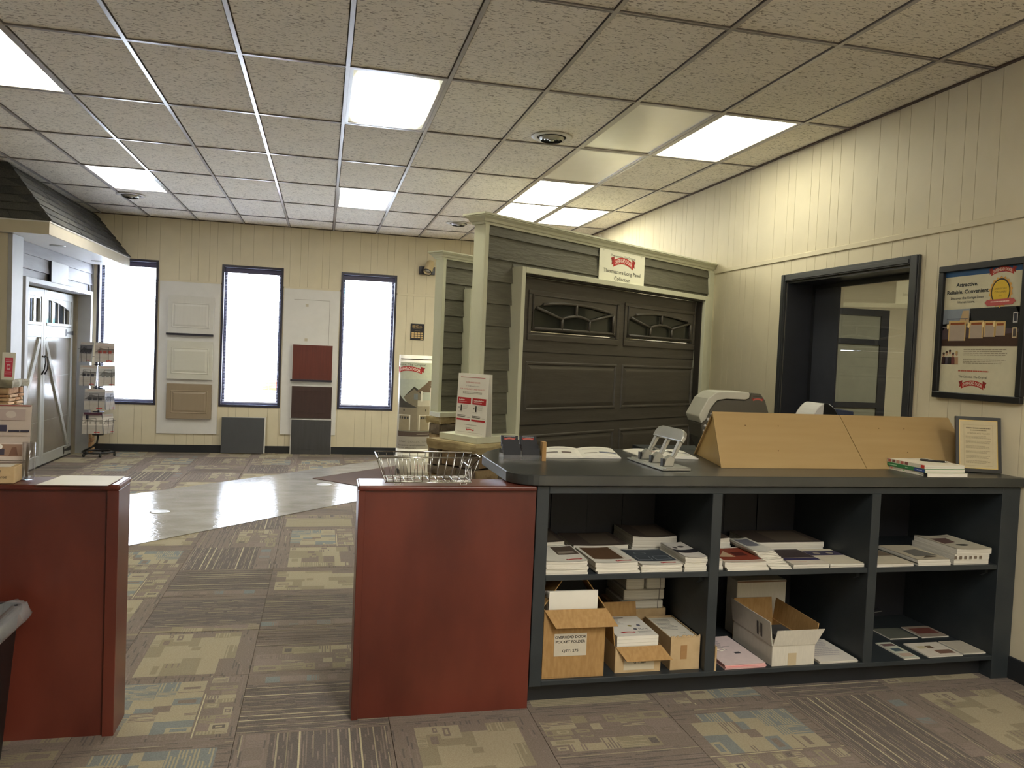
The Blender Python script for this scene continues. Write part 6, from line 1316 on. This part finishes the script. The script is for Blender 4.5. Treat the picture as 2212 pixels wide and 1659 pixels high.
def brochure(label, cx, cy, z, rz, w_, h, pic, acc, hw=0.5):
    t = thing('brochure', label, 'brochure', (-2.82+cx, 11.28+cy, z), rz, 'brochures in the rolling rack')
    T_ = Matrix.Rotation(math.radians(-7), 4, 'X')
    MB().box(-w_/2, w_/2, -0.010, 0.008, 0.0, h, M=T_).build('pages', M_WHITE2, t)
    c7, s7 = math.cos(math.radians(7)), math.sin(math.radians(7))
    q = Print((-w_/2, -0.0102, -0.0012), (1, 0, 0), (0, s7, c7)); q.rect(0, 0, w_, h, (178, 172, 164)); q.rect(0, h*0.42, w_, h*0.86, pic, 2); q.poly([(0, h*0.5), (w_*0.3, h*0.74), (w_*0.62, h*0.66), (w_, h*0.7), (w_, h*0.5)], tuple(max(0, c-50) for c in pic), 3)
    for k in range(3): q.rect(w_*(0.18+0.25*k), h*0.46, w_*(0.36+0.25*k), h*0.60, acc, 4)
    q.lines(w_*0.1, h*0.16, w_*0.7, h*0.30, 3, (170, 160, 150)); q.logo(w_*0.75, h*0.07, w_*0.3, text=False); q.lines(w_*0.15, h*0.90, w_*0.85, h*0.93, 1, (190, 120, 110)); q.build('print', t)
DARK, BRK = (104, 102, 108), (150, 62, 50)
for (lab, cx, cy, z, rz, w_, h, pic, acc) in (
    ('brochure with red brick garage doors in the top tier of the rack', 0.075, -0.085, 1.225, 0.12, 0.225, 0.255, (170, 158, 150), BRK),
    ('brochure with a dark house photo at the left of the top tier', -0.155, -0.06, 1.225, -0.55, 0.20, 0.255, DARK, (70, 68, 74)),
    ('brochure with a white cottage photo at the left of the second tier', -0.115, -0.085, 0.920, -0.12, 0.205, 0.262, (188, 186, 184), (52, 52, 62)),
    ('brochure with grey photo at the right of the second tier', 0.110, -0.070, 0.920, 0.55, 0.20, 0.262, (160, 160, 158), (110, 112, 112)),
    ('brochure with a car photo at the front of the third tier', -0.025, -0.105, 0.610, 0.0, 0.240, 0.270, (150, 148, 150), (60, 60, 66)),
    ('brochure edge on at the right of the third tier', 0.135, 0.01, 0.610, 1.25, 0.20, 0.25, (150, 150, 156), (110, 110, 116)),
    ('text leaflet at the front of the bottom tier', -0.045, -0.105, 0.300, 0.0, 0.235, 0.262, (212, 206, 196), (206, 200, 190)),
    ('white leaflet edge on at the right of the bottom tier', 0.130, -0.01, 0.300, 1.15, 0.20, 0.25, (212, 206, 196), (190, 184, 176))):
    pocket(cx, cy, z-0.006, rz, w_, h); brochure(lab, cx, cy, z, rz, w_, h, pic, acc)
for z in (1.19, 0.885, 0.575, 0.275): MB().lathe([(0.0, 0.0), (0.07, 0.0), (0.07, 0.008), (0.0, 0.008)], 20, M=Matrix.Translation((0, 0, z)), cap=False).build('tier_hub', M_BLACK, rk)
BX(-0.14, 0.075, -0.125, -0.10, 0.548, 0.575).build('tier_bar', mat('maroon_bar', (74, 40, 52), rough=0.4), rk); BX(-0.115, -0.085, -0.130, -0.115, 0.49, 0.55).build('tag', M_WINFRAME, rk)

# ================================================================== POSTER ON THE RIGHT WALL
PY0, PY1, PZ0, PZ1 = 3.345, 3.952, 1.414, 2.172
po = thing('framed_poster', 'black framed poster with four lit garage doors on the right wall', 'poster', (XR-0.001, (PY0+PY1)/2, PZ0)); hw, hz = (PY1-PY0)/2, PZ1-PZ0; fb = 0.036
for (y0, y1, z0, z1) in ((-hw, hw, 0, fb), (-hw, hw, hz-fb, hz), (-hw, -hw+fb, fb, hz-fb), (hw-fb, hw, fb, hz-fb)): BX(-0.030, 0, y0, y1, z0, z1).build('moulding', M_BLACK, po, bevel=0.003)
BX(-0.010, -0.002, -hw+0.02, hw-0.02, 0.02, hz-0.02).build('backing', M_PAPER, po)
q = Print((-0.0102, hw-fb, fb), (0, -1, 0), (0, 0, 1)); W, Hh = 2*(hw-fb), hz-2*fb
CR = (224, 217, 196); q.rect(0, 0, W, Hh, CR); q.rect(0, Hh-0.030, W, Hh, (44, 92, 150), 2); q.text('Attractive.', W*0.30, Hh-0.078, 0.021, (44, 48, 58), w=0.155, bold=0.03); q.text('Reliable. Convenient.', W*0.315, Hh-0.118, 0.021, (44, 48, 58), w=0.300, bold=0.03); q.text('Discover the Garage Door', W*0.31, Hh-0.153, 0.014, (74, 74, 80), w=0.235, bold=0.015); q.text('Women Adore.', W*0.30, Hh-0.176, 0.014, (74, 74, 80), w=0.125, bold=0.015)
q.logo(W*0.74, Hh-0.026, 0.18, L=4)
star = []
for i in range(36): a = 2*PI*i/36; r = 0.085 if i % 2 else 0.074; star.append((W*0.735+r*0.92*math.cos(a), Hh-0.135+r*math.sin(a)))
q.rect(0, 0.262, W, Hh-0.215, (96, 98, 124)); q.poly([(W*0.0, Hh-0.215), (W*0.36, Hh-0.215), (W*0.36, Hh-0.27), (0, Hh-0.30)], (150, 160, 180), 2); q.poly([(W*0.36, Hh-0.215), (W*0.92, Hh-0.215), (W*1.0, Hh-0.30), (W*0.98, Hh-0.335), (W*0.40, Hh-0.315)], (36, 36, 44), 3); q.poly([(W*0.22, Hh-0.30), (W*0.27, Hh-0.225), (W*0.35, Hh-0.225), (W*0.36, Hh-0.30)], (206, 176, 140), 3)
q.poly([(0, Hh-0.335), (0.03, Hh-0.31), (W*0.38, Hh-0.310), (W, Hh-0.335), (W, 0.30), (0, 0.30)], (86, 70, 82), 4); q.rect(0, Hh-0.318, W*0.36, Hh-0.312, (150, 140, 150), 5); q.rect(0.03, Hh-0.272, W*0.34, Hh-0.268, (90, 94, 120), 5)
for k in range(4): q.rect(0.03+0.045*k, Hh-0.312, 0.032+0.045*k, Hh-0.268, (90, 94, 120), 5)
q.poly([(0, 0.262), (W, 0.262), (W, 0.335), (W*0.5, 0.315), (0, 0.30)], (70, 44, 36), 5)
for (u0, u1, zb, zt) in ((0.055, 0.165, 0.292, 0.395), (0.205, 0.285, 0.305, 0.392), (0.305, 0.365, 0.312, 0.388), (0.378, 0.430, 0.318, 0.384)):
    q.rect(u0-0.008, zb, u1+0.008, zt+0.010, (224, 190, 130), 6); q.rect(u0, zb, u1, zt-0.014, (188, 170, 160), 7); q.rect(u0+0.004, zt-0.012, u1-0.004, zt, (150, 74, 34), 7); q.ell(u0-0.014, (zb+zt)/2+0.03, 0.008, 0.016, (250, 226, 170), 8, 12)
q.rect(W*0.90, 0.385, W*0.955, 0.44, (210, 206, 210), 6); q.rect(W*0.91, 0.392, W*0.945, 0.433, (60, 60, 76), 7); q.rect(W*0.90, 0.305, W*0.955, 0.36, (226, 206, 170), 6); q.rect(W*0.91, 0.312, W*0.945, 0.353, (90, 80, 80), 7)
q.poly(star, (222, 168, 84), 9); q.ell(W*0.735, Hh-0.135, 0.062, 0.072, (52, 44, 40), 10, 28); q.ell(W*0.735, Hh-0.135, 0.055, 0.064, (226, 190, 60), 11, 28); q.text('AMERICA\'S BEST', W*0.735, Hh-0.118, 0.010, (116, 92, 40), w=0.080, L=12); q.text('CUSTOMERS', W*0.735, Hh-0.135, 0.010, (116, 92, 40), w=0.078, L=12); q.text('2012', W*0.735, Hh-0.155, 0.009, (116, 92, 40), L=12)
q.poly([(W*0.735-0.10, Hh-0.190), (W*0.735-0.085, Hh-0.175), (W*0.735+0.085, Hh-0.172), (W*0.735+0.10, Hh-0.188), (W*0.735+0.08, Hh-0.205), (W*0.735-0.08, Hh-0.208)], (178, 78, 76), 13); q.lines(W*0.735-0.06, Hh-0.196, W*0.735+0.06, Hh-0.184, 1, (236, 200, 190), L=14, rag=0)
for k, (u, col) in enumerate(((0.02, (60, 36, 40)), (0.042, (90, 80, 96)), (0.066, (44, 36, 44)), (0.090, (120, 60, 62)), (0.116, (186, 150, 120)))):
    q.poly([(u-0.014, 0.158), (u+0.016, 0.158), (u+0.013, 0.20), (u-0.010, 0.20)], col, 2); q.ell(u+0.001, 0.210+0.008*(k % 3), 0.008, 0.011, (196, 150, 124), 3, 12); q.ell(u+0.001, 0.219+0.008*(k % 3), 0.009, 0.007, (70, 46, 36) if k < 4 else (206, 176, 120), 4, 12)
q.lines(0.165, 0.205, 0.46, 0.245, 4, (140, 128, 110), rag=0.12, frac=0.35); q.lines(0.165, 0.160, 0.46, 0.188, 3, (140, 128, 110), rag=0.12, frac=0.35, seed=4); q.lines(0.135, 0.120, 0.345, 0.128, 1, (196, 104, 84), rag=0, frac=1)
q.text('The Genuine. The Original.', W*0.45, 0.092, 0.013, (70, 66, 62), w=0.20); q.logo(W*0.45, 0.045, 0.195); q.build('print', po)
BX(-0.014, -0.013, -hw+fb, hw-fb, fb, hz-fb).build('pane', glass('poster_glass', 1.25, (0.97, 0.97, 0.95)), po)
